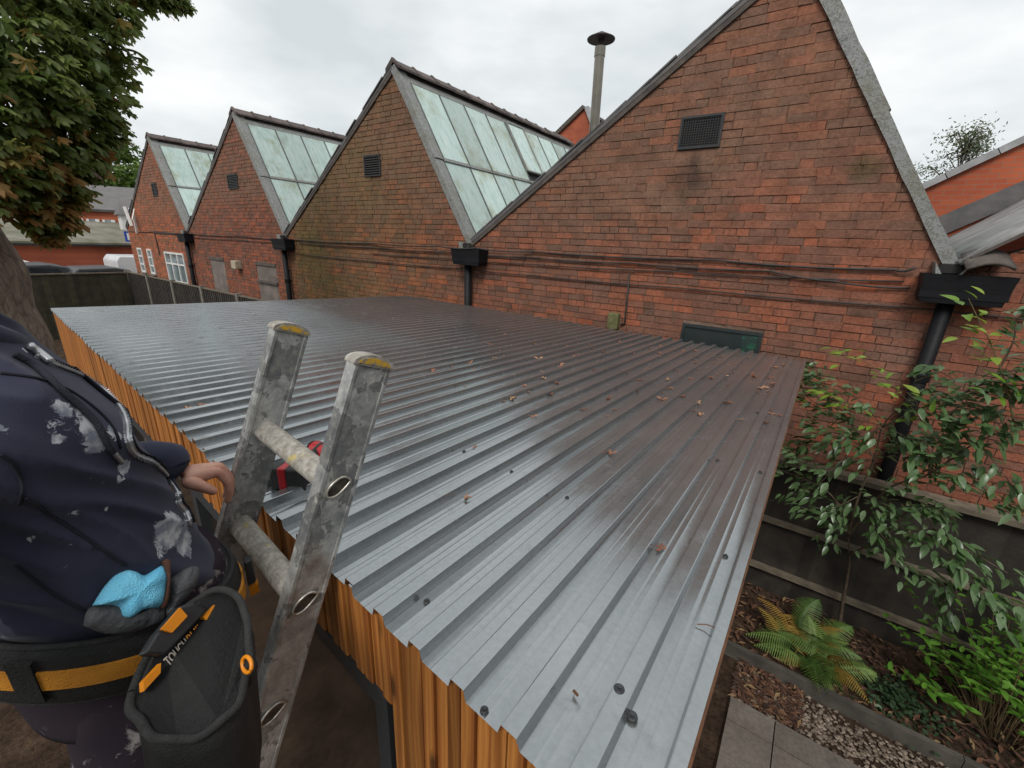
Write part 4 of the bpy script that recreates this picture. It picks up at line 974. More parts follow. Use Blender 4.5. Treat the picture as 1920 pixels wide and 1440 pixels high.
for q in range(520):
    a = rr.uniform(0, 6.28); r_ = abs(rr.gauss(0, .2)); p = Vector((1.2+math.cos(a)*r_*1.0, 3.82+math.sin(a)*r_*.7, -3.35+rr.uniform(.01, .13)*(1-r_)))
    b = rr.uniform(0, 6.28); lv.append(lmat(p, Vector((math.cos(b), math.sin(b), rr.uniform(-.2, .5))), Vector((rr.uniform(-.4, .4), rr.uniform(-.4, .4), 1)), rr.uniform(.025, .05)))
place_leaves(leaf_geo(1, .7, .1, .1, 3), lv, dp_m, low, 0, rest='foliage')
# pale fallen leaf
m = MB(); vs, fs = leaf_geo(.085, .05, .2, .1); p = atZ(1630, 1315, -3.32); m.add([Vector(v)+p for v in vs], fs)
tag(m.build('fallen_leaf', leaf_material('pale leaf', [(0, (.3,.38,.28)), (1, (.3,.38,.28))]), None, smooth=True), 'single pale green fallen leaf on the litter right of the fern', 'leaf')

# ================================================================ steel flue and the things behind the workshop
stl_m = simple('stainless flue', (.22,.20,.165), (.16,.145,.12), 3, .25, .95); soot_m = simple('sooty cowl', (.035,.028,.028), (.05,.042,.04), 12, .6, .3)
fx, fy = -3.95, 8.0
fl_ = thing('steel_flue', 'tall stainless steel flue with a round cowl behind the near gable', 'flue', (fx, fy, .8))
MB().tube([(fx+.04, fy, .8), (fx, fy, 3.22)], .086, 24, cap=False).build('flue_pipe', stl_m, fl_, smooth=True)
m = MB(); m.tube([(fx, fy, 3.16), (fx, fy, 3.30)], .095, 24); m.build('flue_collar', stl_m, fl_, smooth=False)
m = MB(); m.tube([(fx, fy, 3.30), (fx, fy, 3.42)], .05, 12); m.build('cowl_stem', soot_m, fl_)
m = MB(); m.tube([(fx, fy, 3.40), (fx, fy, 3.415), (fx, fy, 3.50), (fx, fy, 3.53)], [.235, .24, .07, .01], 28); m.build('cowl', soot_m, fl_, smooth=False)
rg2 = thing('far_red_gable', 'small red brick gable end with stone coping behind the flue', 'building', (-7, 14, GZ))
ap, le, ri = Vector((-7.25, 14, 4.2)), Vector((-10.6, 14, 1.85)), Vector((-5.75, 14, 1.4))
MB().prism([(-10.6, 14, GZ), (-5.75, 14, GZ), ri, ap, le], (0, .4, 0)).build('gable_wall', farbrick_m, rg2)
for (a, b, n, nm) in ((le, ap, 8, 'coping_stone'), (ap, ri, 7, 'coping_stone')):
    d = (b-a)/n; u = Vector((-d.z, 0, d.x)).normalized(); u = u if u.z > 0 else -u
    for q in range(n):
        p = a+d*q; MB().prism([p+d*.01, p+d*.99, p+d*.99+u*.12, p+d*.01+u*.12], (0, .5, 0)).build(nm, verge_m if b is ap else stone_m, rg2)
for o in rg2.children:
    if o.name.startswith('coping'): o.location.y -= .08
MB().prism([le+Vector((0,.4,.02)), ap+Vector((0,.4,.02)), ap+Vector((0,.4,-.05)), le+Vector((0,.4,-.05))], (0, 5, 0)).build('roof', slate_m, rg2)

# ================================================================ background on the left
roofslate_m = simple('grey slate roof', (.105,.10,.10), (.14,.13,.125), 3, .75, bump=.5, bscale=12)
hs = thing('brick_house', 'far red brick house with grey slate roof and white windows', 'house', (-33, 7, GZ))
C0, R0 = atX(228, 392, -30), atX(258, 353, -33)
gx = Vector((R0.x-C0.x, R0.y-C0.y, 0)); rd = Vector((gx.y, -gx.x, 0)).normalized(); rd = rd if rd.y < 0 else -rd
C1 = C0+rd*9; R1 = R0+rd*9; B0 = C0+gx*2; B1 = B0+rd*9
w = MB(); dn = Vector((0, 0, GZ))
flat = lambda p: Vector((p.x, p.y, GZ))
w.add([flat(C0), flat(C1), C1, C0, flat(B0), flat(B1), B1, B0, R0, R1], [(0,1,2,3), (4,0,3,8,7), (1,5,6,9,2), (5,4,7,6)]); w.build('wall', farbrick_m, hs)
ov = rd*-.35
w = MB(); e = (C0-R0)*1.06; e2 = (B0-R0)*1.06
w.add([R0+ov, R0+ov+e, R1+e, R1, R0+ov+e2, R1+e2], [(0,1,2,3), (3,5,4,0)]); rf = w.build('roof', roofslate_m, hs); sm = rf.modifiers.new('t', 'SOLIDIFY'); sm.thickness = .12; sm.offset = 1
MB().bar(R0+ov*1.05, R0+ov*1.05+e, .06, .22).build('bargeboard', white_m, rf); MB().bar(R0+ov*1.05, R0+ov*1.05+e2, .06, .22).build('bargeboard', white_m, rf)
nrm = gx.normalized()*-1
for q in range(5):
    a = C0+rd*(.35+q*.62); b = a+rd*.5; z1, z0 = C0.z-.55, C0.z-2.2
    wv = MB().prism([Vector((a.x, a.y, z0))+nrm*.02, Vector((b.x, b.y, z0))+nrm*.02, Vector((b.x, b.y, z1))+nrm*.02, Vector((a.x, a.y, z1))+nrm*.02], nrm*.03).build('window', wglass_m, hs, fix=True)
    for (p, r_) in ((a, a+rd*.16), (b-rd*.1, b)): MB().prism([Vector((p.x, p.y, z0))+nrm*.055, Vector((r_.x, r_.y, z0))+nrm*.055, Vector((r_.x, r_.y, z1))+nrm*.055, Vector((p.x, p.y, z1))+nrm*.055], nrm*.04).build('window_frame', white_m, wv, fix=True)
# white bay on the side of that house
bay = thing('white_bay', 'white bay with dark hipped top beside the far brick house', 'bay window', atX(240, 428, -24))
c0, c1 = atX(231, 428, -24), atX(243, 429, -24); h = atX(233, 403, -24).z
zb = c0.z-.05; MB().prism([(c0.x, c0.y, zb), (c1.x, c1.y, zb), (c1.x-1.2, c1.y+.2, zb), (c0.x-1.2, c0.y+.2, zb)], (0, 0, h-zb)).build('wall', white_m, bay, fix=True)
m = MB(); a = [Vector((c0.x+.12, c0.y-.12, h)), Vector((c1.x+.12, c1.y+.12, h)), Vector((c1.x-1.3, c1.y+.3, h)), Vector((c0.x-1.3, c0.y+.1, h))]; t = Vector((c0.x-.6, (c0.y+c1.y)/2+.1, h+.55))
m.add(a+[t], [(0,1,4), (1,2,4), (2,3,4), (3,0,4), (3,2,1,0)]); m.build('roof', roofslate_m, bay)
# long low red building
lo = thing('low_red_building', 'long low red brick building with a shallow grey roof behind the vans', 'building', (-27, 2, GZ))
zt = atX(170, 457, -26).z
MB().box(-27.5, -26, -9, 7.2, GZ, zt).build('wall', farbrick_m, lo)
m = MB(); m.prism([(-25.75, -9, zt-.02), (-25.75, -9, zt+.06), (-30, -9, zt+.95), (-30, -9, zt+.85)], (0, 16.4, 0)); m.build('roof', simple('mossy sheet roof', (.20,.18,.15), (.10,.10,.06), 1.2, .85, bump=.4), lo, fix=True)
MB().box(-25.80, -25.70, -9, 7.4, zt-.10, zt-.021).build('gutter', dark_m, lo)
sg = thing('blue_sign', 'small blue and white sign above the low red building', 'sign', atX(241, 448, -25.5)); p = atX(241, 448, -25.5)
MB().box(p.x, p.x+.05, p.y-.12, p.y+.2, p.z-.12, p.z+.32).build('sign_board', simple('blue paint', (.02,.06,.35), (.02,.05,.28), 5, .5), sg); MB().box(p.x+.051, p.x+.06, p.y-.04, p.y+.03, p.z-.05, p.z+.25).build('sign_stripe', white_m, sg)
# parked vehicles, seen over the fence; long side along Y
carw_m = simple('white car paint', (.66,.67,.67), (.6,.61,.62), 2, .25); carg_m = simple('dark grey car paint', (.05,.052,.056), (.045,.046,.05), 2, .3); cglass_m = simple('dark car glass', (.02,.024,.028), (.035,.04,.045), 2, .08, spec=.8); tyre_m = simple('tyre', (.015,.015,.015), (.02,.02,.02), 9, .9)
def vehicle(name, label, cat, x, y0, y1, top, kind, paint):
    t = thing(name, label, cat, (x, (y0+y1)/2, GZ), 'vehicles parked behind the end fence'); L_ = y1-y0; hh = top-GZ
    f = lambda u, v: (y0+L_*u, GZ+hh*v)
    if kind == 'van': body = [f(0, .16), f(1, .16), f(1, .5), f(.96, .56), f(.84, .9), f(.78, .98), f(.03, 1), f(0, .92)]; glass = [[f(.80, .88), f(.91, .58), f(.73, .58), f(.73, .88)]]
    else: body = [f(0, .18), f(1, .18), f(1, .45), f(.97, .54), f(.78, .60), f(.66, .96), f(.55, 1), f(.25, .99), f(.08, .70), f(.0, .62)]; glass = [[f(.14, .70), f(.26, .93), f(.40, .95), f(.40, .66)], [f(.43, .95), f(.60, .93), f(.72, .64), f(.43, .66)]]
    b = MB().prism([(x, a, c) for a, c in body], (-1.75, 0, 0)).build('body', paint, t, fix=True); bv = b.modifiers.new('b', 'BEVEL'); bv.width = .05; bv.segments = 2
    for g_ in glass: MB().prism([(x+.015, a, c) for a, c in g_], (-.02, 0, 0)).build('side_window', cglass_m, t, fix=True)
    if kind == 'car':
        e1, e2 = f(.66, .96), f(.78, .60); MB().prism([(x-.15, e1[0]+.03, e1[1]-.03), (x-1.6, e1[0]+.03, e1[1]-.03), (x-1.65, e2[0]+.03, e2[1]+.02), (x-.1, e2[0]+.03, e2[1]+.02)], (0, .02, .01)).build('windscreen', cglass_m, t, fix=True)
    for u in (.18, .82):
        for xx in (x+.02, x-1.6):
            wl = MB().tube([(xx, f(u, 0)[0], GZ+.32), (xx-.2, f(u, 0)[0], GZ+.32)], .32, 18).build('wheel', tyre_m, t, fix=True); MB().tube([(xx+.005, f(u, 0)[0], GZ+.32), (xx-.05, f(u, 0)[0], GZ+.32)], .19, 14).build('rim', stl_m, wl, fix=True)
q1, q2 = atX(66, 488, -23.5), atX(148, 500, -23.5)
vehicle('white_van', 'long white van behind the end fence beside the tree trunk', 'van', -23.5, -1.6, q2.y, q1.z, 'van', carw_m)
q1, q2 = atX(160, 496, -22), atX(212, 512, -22)
vehicle('dark_car', 'dark car parked behind the end fence between the white vans', 'car', -21.6, 1.0, 4.9, atX(175, 495, -21.6).z, 'car', carg_m)
q1, q2 = atX(215, 479, -23), atX(262, 480, -23)
vehicle('white_van', 'white box van by the workshop corner behind the end fence', 'van', -22.6, q1.y-.1, q1.y+4.6, q1.z, 'van', carw_m)
vehicle('small_car', 'small dark grey car behind the end fence, left of the corner van', 'car', -20.9, 2.9, 6.2, atX(205, 502, -20.9).z, 'car', carg_m)

# ================================================================ trees
def palmate(L_=.115, n=6, r2=random.Random(3)):
    vs, fs = [], []
    for q in range(n):
        a = (q-(n-1)/2)*(4.3/n); l = L_*(1-.32*abs(q-(n-1)/2)/(n/2)); w = l*.36
        rows = []
        for s_ in range(4):
            t = s_/3; ww = (0.04, .34, .5, .03)[s_]*w*2*.5; rows.append([(l*t, -ww), (l*t, ww)])
        b = len(vs); dr = r2.uniform(.3, .7)
        for s_, r_ in enumerate(rows):
            for (x, y) in r_:
                vs.append((x*math.cos(a)-y*math.sin(a), x*math.sin(a)+y*math.cos(a), -dr*l*(s_/3)**2*.55+.02*((y > 0)-.5)))
        fs += [(b+i*2, b+i*2+2, b+i*2+3, b+i*2+1) for i in range(3)]
    return vs, fs
ch_g = leaf_material('chestnut green', [(0, (.10,.155,.032)), (.5, (.145,.20,.045)), (1, (.20,.25,.065))], .45, .5)
ch_b = leaf_material('chestnut turning', [(0, (.29,.145,.04)), (.35, (.38,.22,.065)), (.7, (.33,.27,.07)), (1, (.2,.21,.05))], .6, .5)
k = NT('chestnut bark'); P = relpos(k); n1 = k.noise(k.mapped(P, (6, 6, 1.6)), 2.2, 6, .7, .5); n2 = k.vor(k.mapped(P, (7, 7, 2.4)), 1.6, 'DISTANCE_TO_EDGE')
c = k.ramp(n1, [(.3, (.19,.14,.105)), (.5, (.34,.265,.205)), (.7, (.46,.37,.29))]); c = k.mix(1.0, c, k.ramp(n2, [(0, .65), (.12, 1.0)]), 'MULTIPLY'); k.bump(n1, 1.0, .06); cbark_m = k.done(c, .9)
tree = thing('chestnut_tree', 'large horse chestnut tree with browning leaves at the left of the shed', 'tree', (-7.5, .4, GZ))
def limb(pts, rs, n=14, seed=0):
    P_ = spline([Vector(p) for p in pts], 5); m_ = len(P_); R_ = []
    for i in range(m_):
        u = i/(m_-1)*(len(rs)-1); a = int(min(u, len(rs)-2)); R_.append(rs[a]+(rs[a+1]-rs[a])*(u-a))
    m = MB(); m.tube(P_, R_, n)
    m.v = [tuple(Vector(v)+Vector((1,1,.2))*noise.noise(Vector(v)*2.2+Vector((seed, 0, 0)))*.07*R_[min(i//n, m_-1)]/.4) for i, v in enumerate(m.v)]
    return m
limb([(-7.5, .42, GZ), (-7.5, .45, -2.2), (-7.5, .46, -1.1), (-7.5, .42, -.35), (-7.6, .32, .4), (-7.8, .05, 1.4), (-8, -.3, 2.8), (-8.1, -.6, 4.6)], [.62, .5, .46, .45, .43, .38, .3, .2], 22).build('trunk', cbark_m, tree, smooth=True)
limbs = [[(-7.7, .2, 1.0), (-7.5, .8, 1.5), (-7.2, 1.5, 1.6), (-6.9, 2.0, 1.3)], [(-7.6, .35, .4), (-7.1, .7, .75), (-6.9, 1.2, .8), (-6.8, 1.6, .5)], [(-7.8, .05, 1.4), (-7.3, .6, 2.2), (-6.9, 1.4, 2.5), (-6.8, 2.3, 2.6)], [(-7.9, -.2, 2.4), (-7.0, .1, 2.8), (-6.4, .6, 2.9)], [(-7.7, .2, .8), (-7.0, .1, 1.0), (-6.3, .3, .9), (-6.0, .7, .5)], [(-8, -.3, 2.8), (-8.3, 1.0, 3.4), (-8.4, 2.0, 3.6)]]
for q, l in enumerate(limbs): limb(l, [.13, .08, .05, .02][:len(l)], 8, q).build('limb', cbark_m, tree, smooth=True)
rr = random.Random(77); G_, Bn = [], []
cl = [(40,40,-7,.62), (140,20,-6.9,.5), (190,90,-7.1,.42), (110,140,-6.8,.55), (190,170,-7,.42), (205,235,-7.1,.30), (30,150,-6.7,.6), (60,240,-6.8,.55), (135,265,-7,.40), (185,300,-7.1,.22), (95,320,-6.8,.36), (160,360,-7.0,.18), (30,335,-6.6,.34), (80,385,-6.8,.22), (150,405,-6.9,.13), (125,440,-7.0,.10), (270,-15,-7.3,.22), (320,-5,-7.4,.14), (350,2,-7.4,.09), (220,20,-7.2,.25), (-80,60,-6.6,.7), (-120,220,-6.5,.7), (-60,-80,-7,.7), (90,-90,-7,.6), (230,-110,-7.2,.5), (-90,330,-6.4,.45)]
for (x, y, X, r_) in cl:
    c = atX(x-(16 if y < 110 else 38), y, X)
    for q in range(int(330*r_+12)):
        d = Vector((rr.gauss(0, 1), rr.gauss(0, 1), rr.gauss(0, 1))).normalized()*r_*1.08*rr.random()**.36; p = c+Vector((d.x*1.1, d.y, d.z*.9))
        a = rr.uniform(-.4, 1.9); out = Vector((.35, .6, 0))+Vector((rr.uniform(-.9, .9), rr.uniform(-.9, .9), rr.uniform(-.75, -.05))); M_ = lmat(p, out, Vector((rr.uniform(-.5, .9), rr.uniform(-.7, .5), 1)), rr.uniform(.75, 1.25))
        (Bn if rr.random() < min(.8, max(.05, (1.35-p.z)*.5)) else G_).append(M_)
pg = palmate(); place_leaves(pg, G_, ch_g, tree, 160, 'leaf', 'crown'); place_leaves(pg, Bn, ch_b, tree, 140, 'turning_leaf', 'turning_crown')
def cards(m, c, rad, n, size, r2, shell=.5, sq=.8):
    for q in range(n):
        d = Vector((r2.gauss(0, 1), r2.gauss(0, 1), r2.gauss(0, 1))).normalized(); p = Vector(c)+Vector((d.x*rad[0], d.y*rad[1], d.z*rad[2]))*(shell+(1-shell)*r2.random()**.6)
        a = Vector((r2.gauss(0, 1), r2.gauss(0, 1), r2.gauss(0, .5))).normalized(); b = a.orthogonal().normalized(); b.rotate(Matrix.Rotation(r2.uniform(0, 6.28), 3, a)); s = size*r2.uniform(.6, 1.3)
        m.add([p-a*s, p+b*s*sq*.5, p+a*s, p-b*s*sq*.5], [(0,1,2,3)], r2.random())
gt_m = leaf_material('far tree leaf', [(0, (.055,.105,.015)), (.5, (.09,.16,.022)), (1, (.15,.22,.035))], .6, .3)
gt = thing('round_green_tree', 'bright round green tree beyond the far brick house', 'tree', (-60, 15.5, GZ)); r2 = random.Random(9); m = MB()
for q in range(26):
    d = Vector((r2.gauss(0, 1), r2.gauss(0, 1), r2.gauss(0, .8))).normalized()*3.0; cards(m, Vector((-60, 15.6, 5.2))+Vector((d.x, d.y*.95, d.z*1.0)), (1.4, 1.4, 1.2), 230, .30, r2)
m.build('crown', gt_m, gt, kind='stuff'); MB().tube([(-60, 15.6, GZ), (-60, 15.6, 3), (-60.2, 15.7, 6)], [.45, .35, .1], 10).build('trunk', cbark_m, gt, smooth=True)
bi_m = leaf_material('birch leaf', [(0, (.05,.075,.03)), (.6, (.085,.11,.045)), (1, (.13,.145,.07))], .6, .35)
bi = thing('birch_tree', 'thin airy birch tree top behind the red gable on the right', 'tree', (2.6, 18, GZ)); r2 = random.Random(12); m = MB()
bt_ = []
for q in range(60):
    a = r2.uniform(0, 6.28); zz = r2.uniform(.8, 3.5); rr_ = r2.uniform(.15, 1.0)*(1.5 if zz < 2.7 else .9); tip = Vector((2.55+math.cos(a)*rr_, 18+math.sin(a)*rr_, zz)); b0 = Vector((2.55, 18, zz-.5)); md = b0.lerp(tip, .6)+Vector((0,0,.25)); bt_.append((b0, md, tip+Vector((0,0,-.15))))
    for s_ in range(60):
        p = md.lerp(tip, r2.uniform(-.3, 1.1))+Vector((r2.gauss(0, .12), r2.gauss(0, .12), r2.gauss(-.05, .14))); d = Vector((r2.gauss(0, 1), r2.gauss(0, 1), r2.gauss(-.6, .6))).normalized(); b = d.orthogonal().normalized(); s = r2.uniform(.03, .055)
        m.add([p-d*s, p+b*s*.5, p+d*s, p-b*s*.5], [(0,1,2,3)], r2.random())
m.build('crown', bi_m, bi, kind='stuff'); MB().tube([(2.6, 18, GZ), (2.55, 18, 1), (2.55, 18, 3.3)], [.14, .07, .015], 8).build('trunk', stone_m, bi)
for b in bt_: MB().tube(b, [.018, .01, .004], 4).build('branch', bark_m, bi)
# unseen hedge added at right to darken reflections in the roof's rib sides
hg_m = leaf_material('hedge leaf', [(0, (.015,.035,.012)), (1, (.045,.08,.025))], .6, .15)
hg = thing('reflection_hedge', 'unseen tall dark hedge added on the right for the steel roof to reflect', 'hedge', (6.3, -1.5, GZ)); m = MB(); r2 = random.Random(14)
for q in range(9000):
    s_ = r2.random(); y = r2.uniform(-9, 4.2); z = GZ+5.6*r2.random(); x = 5.6+.35*noise.noise(Vector((y*.9, z*.9, 0)))+r2.uniform(0, .5)+(.8*max(0, z-1.4))
    d = Vector((r2.gauss(-.6, .6), r2.gauss(0, .8), r2.gauss(.2, .8))).normalized(); b = d.orthogonal().normalized(); s = r2.uniform(.1, .24); p = Vector((x, y, z)); m.add([p-d*s, p+b*s*.5, p+d*s, p-b*s*.5], [(0,1,2,3)], r2.random())
m.build('foliage', hg_m, hg, kind='stuff'); MB().box(6.2, 7.6, -9, 4.2, GZ, 1.9).build('inner_mass', simple('hedge inside', (.012,.018,.008), (.02,.028,.012), 3, .9), hg)

# ================================================================ the worker on the ladder
BX = -.93
def catmull(vals, u):
    n = len(vals)-1; x = min(max(u, 0), 1)*n; i = min(int(x), n-1); t = x-i
    g = lambda q: vals[min(max(q, 0), n)]
    return tuple(.5*((2*b)+(c-a)*t+(2*a-5*b+4*c-d)*t*t+(3*b-a-3*c+d)*t**3) for a, b, c, d in zip(g(i-1), g(i), g(i+1), g(i+2)))
fab = NT('navy hoodie fabric'); P = relpos(fab)
pn = fab.noise(P, 95, 7, .8, .9); pa = fab.attr('paint')
pm = fab.ramp(fab.math('ADD', pa, fab.math('MULTIPLY', fab.math('SUBTRACT', pn, .5), 1.5)), [(.52, 0.0), (.60, 1.0)])
fc = fab.mix(fab.ramp(fab.noise(P, 9, 4), [(.3, 0.0), (.7, 1.0)]), (.028,.031,.056), (.040,.043,.072))
lint = fab.ramp(fab.noise(P, 420, 2), [(.70, 0.0), (.80, .45)]); fc = fab.mix(lint, fc, (.09,.10,.14))
fc = fab.mix(pm, fc, fab.mix(fab.ramp(fab.noise(P, 45, 4), [(.4, 0.0), (.6, 1.0)]), (.58,.60,.62), (.20,.22,.27)))
fab.bump(fab.noise(P, 600, 3), .25, .002)
fab.b.inputs['Sheen Weight'].default_value = .12; fab.b.inputs['Sheen Roughness'].default_value = .5
hood_m = fab.done(fc, .9, 0, .25)
rib_m = simple('navy rib knit', (.012,.014,.026), (.018,.02,.036), 40, .9, bump=.4, bscale=300); seam_m = simple('dark seam thread', (.007,.008,.015), (.01,.011,.02), 60, .9)  # rib knit, and dark navy thread for seams and zip placket
zip_m = simple('zip teeth', (.55,.56,.58), (.4,.41,.43), 90, .3, .7); cord_m = simple('drawcord', (.010,.011,.02), (.015,.016,.028), 100, .85, bump=.5, bscale=400)
person = thing('person', 'worker in a paint marked navy hoodie and tool belt standing at the ladder', 'person', (BX, -.05, -1.86))
prof_t = [(-.600,.096,.180,.148,-.42), (-.555,.088,.188,.150,-.34), (-.49,.077,.186,.142,-.22), (-.42,.066,.188,.137,-.11), (-.34,.050,.194,.131,-.02), (-.27,.030,.208,.127,.0), (-.215,.012,.198,.112,.04), (-.175,.0,.165,.096,.08), (-.145,-.006,.128,.086,.12), (-.12,-.012,.104,.080,.16)]
NU, NVt = 132, 96
rings = []
for j in range(NVt):
    zc, yc, rx, ry, tl = catmull(prof_t, j/(NVt-1)); ring = []
    for i in range(NU):
        a = 2*math.pi*i/NU; ca, sa = math.cos(a), math.sin(a); e = 2/2.35
        x = math.copysign(abs(ca)**e, ca)*rx; y = math.copysign(abs(sa)**e, sa)*ry
        p = Vector((BX+x, yc+y, zc+tl*y)); nrm = Vector((ca/rx, sa/ry, 0)).normalized(); fade = min(1, (j/(NVt-1))*6+.25)
        q = Vector((x*3.0, 0, 0)); s1 = (p.z*1.0+p.y*1.25); s2 = (p.z-.5*p.y)
        f1 = noise.noise(Vector((s1*17, s2*4.2, x*6.0))); f2 = noise.noise(Vector((s1*34+5, s2*8, x*10+3)))
        ridge = (1-abs(f1))**3
        p += nrm*fade*(ridge*.014-.007+f2*.004)
        ring.append(p)
    rings.append(ring)
hm = MB(); hm.loft(rings, cap=False)
# folded hem band and hood collar
hem = [[(p-Vector((BX, .112, p.z)))*s+Vector((BX, .112, p.z+dz)) for p in rings[0]] for s, dz in ((.97, -.03), (1.0, -.022), (1.008, -.006), (1.0, .002))]
hm.loft(hem, cap=False)
col = []
for i in range(41):
    a = 2*math.pi*i/40; col.append(Vector((BX+.112*math.cos(a), -.018+.088*math.sin(a), -.128-.10*math.sin(a)*.35+.03*(math.cos(a)**2))))
hm.tube(col, [.024+.012*max(0, -math.sin(2*math.pi*i/40)) for i in range(41)], 14, cap=False, flat=.8)
def sleeve(pts, rs, seed):
    P_ = spline([Vector(p) for p in pts], 9); m_ = len(P_); R_ = [catmull([(r,) for r in rs], i/(m_-1))[0] for i in range(m_)]; t = MB(); t.tube(P_, R_, 26, cap=False)
    v = []
    for i, q in enumerate(t.v):
        q = Vector(q); c = P_[i//26]; d = (q-c).normalized(); v.append(q+d*(noise.noise(q*22+Vector((seed, 0, 0)))*.006+noise.noise(Vector((i//26*.55, seed, 0)))*.004))
    hm.add(v, t.f)
sleeve([(-1.09,.0,-.23), (-1.17,.02,-.36), (-1.19,.09,-.50), atX(287,864,-1.105), atX(326,884,-1.076)], [.088,.078,.060,.046,.036], 3)
sleeve([(-.80,-.05,-.225), (-.68,-.18,-.30), (-.5,-.26,-.33), (-.32,-.23,-.23), (-.17,-.17,-.11)], [.075,.068,.06,.052,.044], 8)
bvh = BVHTree.FromPolygons([Vector(v) for v in hm.v], hm.f)
def hit(x, y, off=0.0):
    loc, n, i, d = bvh.ray_cast(Vector((0,0,0)), ray(x, y).normalized())
    if loc is None: return None, None
    if n.dot(loc) > 0: n = -n
    return loc+n*off, n
splats = [(118,765,20,.8), (150,772,12,.75), (166,795,22,.85), (180,828,24,.85), (215,812,17,.9), (108,822,13,.8), (120,790,38,.50), (232,876,14,1), (226,898,9,1), (219,728,15,1), (209,708,12,.9), (318,995,36,1), (345,1018,24,1), (300,990,16,.9), (350,985,14,.8), (12,590,0,0), (172,895,10,.55), (143,963,9,.8), (58,1010,7,.8), (47,657,7,.8), (95,655,5,.9), (250,800,9,.7), (258,815,6,.8), (195,905,5,.7), (200,955,4,.9), (249,955,5,.8), (135,1017,7,.7), (125,1060,6,.6), (228,735,10,.9), (0,805,14,.6), (7,1195,12,.6), (205,718,8,.9), (300,1040,14,.6), (270,860,6,.7), (355,1040,12,.75)]
sp3 = []
for (x, y, r_, w_) in splats:
    if r_ == 0: continue
    p, n = hit(x, y)
    if p is not None: sp3.append((p, r_/FPX*p.length*.78, w_))
hood = hm.build('hoodie', hood_m, person, smooth=True)
at_ = hood.data.attributes.new('paint', 'FLOAT', 'POINT'); vals = []
for v in hm.v:
    v = Vector(v); m_ = 0.0
    for (p, r_, w_) in sp3:
        d = (v-p).length
        if d < r_*2: m_ = max(m_, w_*max(0, 1-(d/r_)**2*.5))
    vals.append(m_)
at_.data.foreach_set('value', vals)
def onhood(pxs, off): return [p for p in (hit(x, y, off)[0] for x, y in pxs) if p is not None]
def px_spline(l, n=8): return [(v.x, v.y) for v in spline([Vector((a, b, 0)) for a, b in l], n)]
zpx = px_spline([(64,668), (100,685), (150,705), (195,735), (225,770), (235,800), (237,825), (250,850), (285,868), (308,890), (328,920), (332,945), (345,962), (354,985)], 10)
zl = onhood(zpx, .003); MB().tube(zl, .0028, 6).build('zip', zip_m, hood, smooth=True)
tm_ = MB()
for q in range(0, len(zl)-1):
    for s_ in (0, .5):
        p = zl[q].lerp(zl[q+1], s_); t = (zl[q+1]-zl[q]).normalized() if (zl[q+1]-zl[q]).length > 1e-6 else Vector((0,0,1)); sd = t.cross(-p.normalized()).normalized(); tm_.obox(p+sd*.0018*(1 if s_ else -1), t*.0009, sd*.0028, (-p.normalized())*.0018)
tm_.build('zip_teeth', zip_m, hood, kind='stuff')
tape = onhood([(x+7, y-5) for x, y in zpx], .0015); MB().tube(tape, .004, 6, flat=.4).build('zip_placket', seam_m, hood, smooth=True)
sl = onhood(px_spline([(43,650), (60,662), (78,676), (88,684)], 4), .006); MB().tube(sl, [.003]+[.0055]*(len(sl)-2)+[.003], 8).build('zip_slider', zip_m, hood, smooth=True)
dc = onhood(px_spline([(22,668), (60,690), (110,735), (150,770), (178,800), (195,830), (208,848)], 8), .0045); MB().tube(dc, .0042, 8).build('drawcord', cord_m, hood, smooth=True)
dt = onhood(px_spline([(208,848), (216,858), (223,867)], 3), .0045); MB().tube(dt, .0038, 8).build('drawcord_tip', ste_m, hood, smooth=True)
for l in ([(0,852), (22,868), (36,890), (41,920), (36,945)], [(48,932), (90,962), (140,995), (190,1030), (235,1060)], [(30,1058), (90,1105), (150,1140), (180,1150)], [(0,700), (60,708), (120,728), (170,760), (210,800), (226,840)]):
    s_ = onhood(px_spline(l, 8), .0008); 
    if len(s_) > 2: MB().tube(s_, .0022, 6).build('seam', seam_m, hood, smooth=True)
p, n = hit(17, 593, .002)
if p is not None:
    a = n.orthogonal().normalized(); b = n.cross(a); MB().tube([p+(a*math.cos(t)+b*math.sin(t))*.0095 for t in [6.2832*q/20 for q in range(21)]], .0028, 8, cap=False).build('eyelet', zip_m, hood, smooth=True)
cuffc = [atX(310,876,-1.088), atX(326,884,-1.076), atX(336,889,-1.071), atX(337,889.5,-1.0705)]
MB().tube(cuffc, [.038,.038,.034,.024], 24, cap=False).build('cuff', rib_m, hood, smooth=True)
# --- trousers
tr_k = NT('dark work trousers'); P = relpos(tr_k); n1 = tr_k.noise(P, 17, 6, .7, .5); c = tr_k.mix(tr_k.ramp(tr_k.noise(P, 6, 4), [(.3, 0.0), (.7, 1.0)]), (.016,.011,.017), (.030,.020,.028))
c = tr_k.mix(tr_k.ramp(n1, [(.60, 0.0), (.66, .8)]), c, (.30,.28,.27)); tr_k.bump(tr_k.noise(P, 400, 3), .3, .002); trou_m = tr_k.done(c, .9, 0, .25)
tm = MB(); hip = [(-.56,.110,.178,.152,-.3), (-.62,.110,.186,.160,-.3), (-.70,.105,.188,.160,-.15), (-.78,.10,.186,.145,0)]
rg_ = []
for j in range(14):
    zc, yc, rx, ry, tl = catmull(hip, j/13); rg_.append([Vector((BX+rx*math.cos(6.2832*i/48), yc+ry*math.sin(6.2832*i/48), zc+tl*ry*math.sin(6.2832*i/48))) for i in range(48)])
tm.loft(rg_)
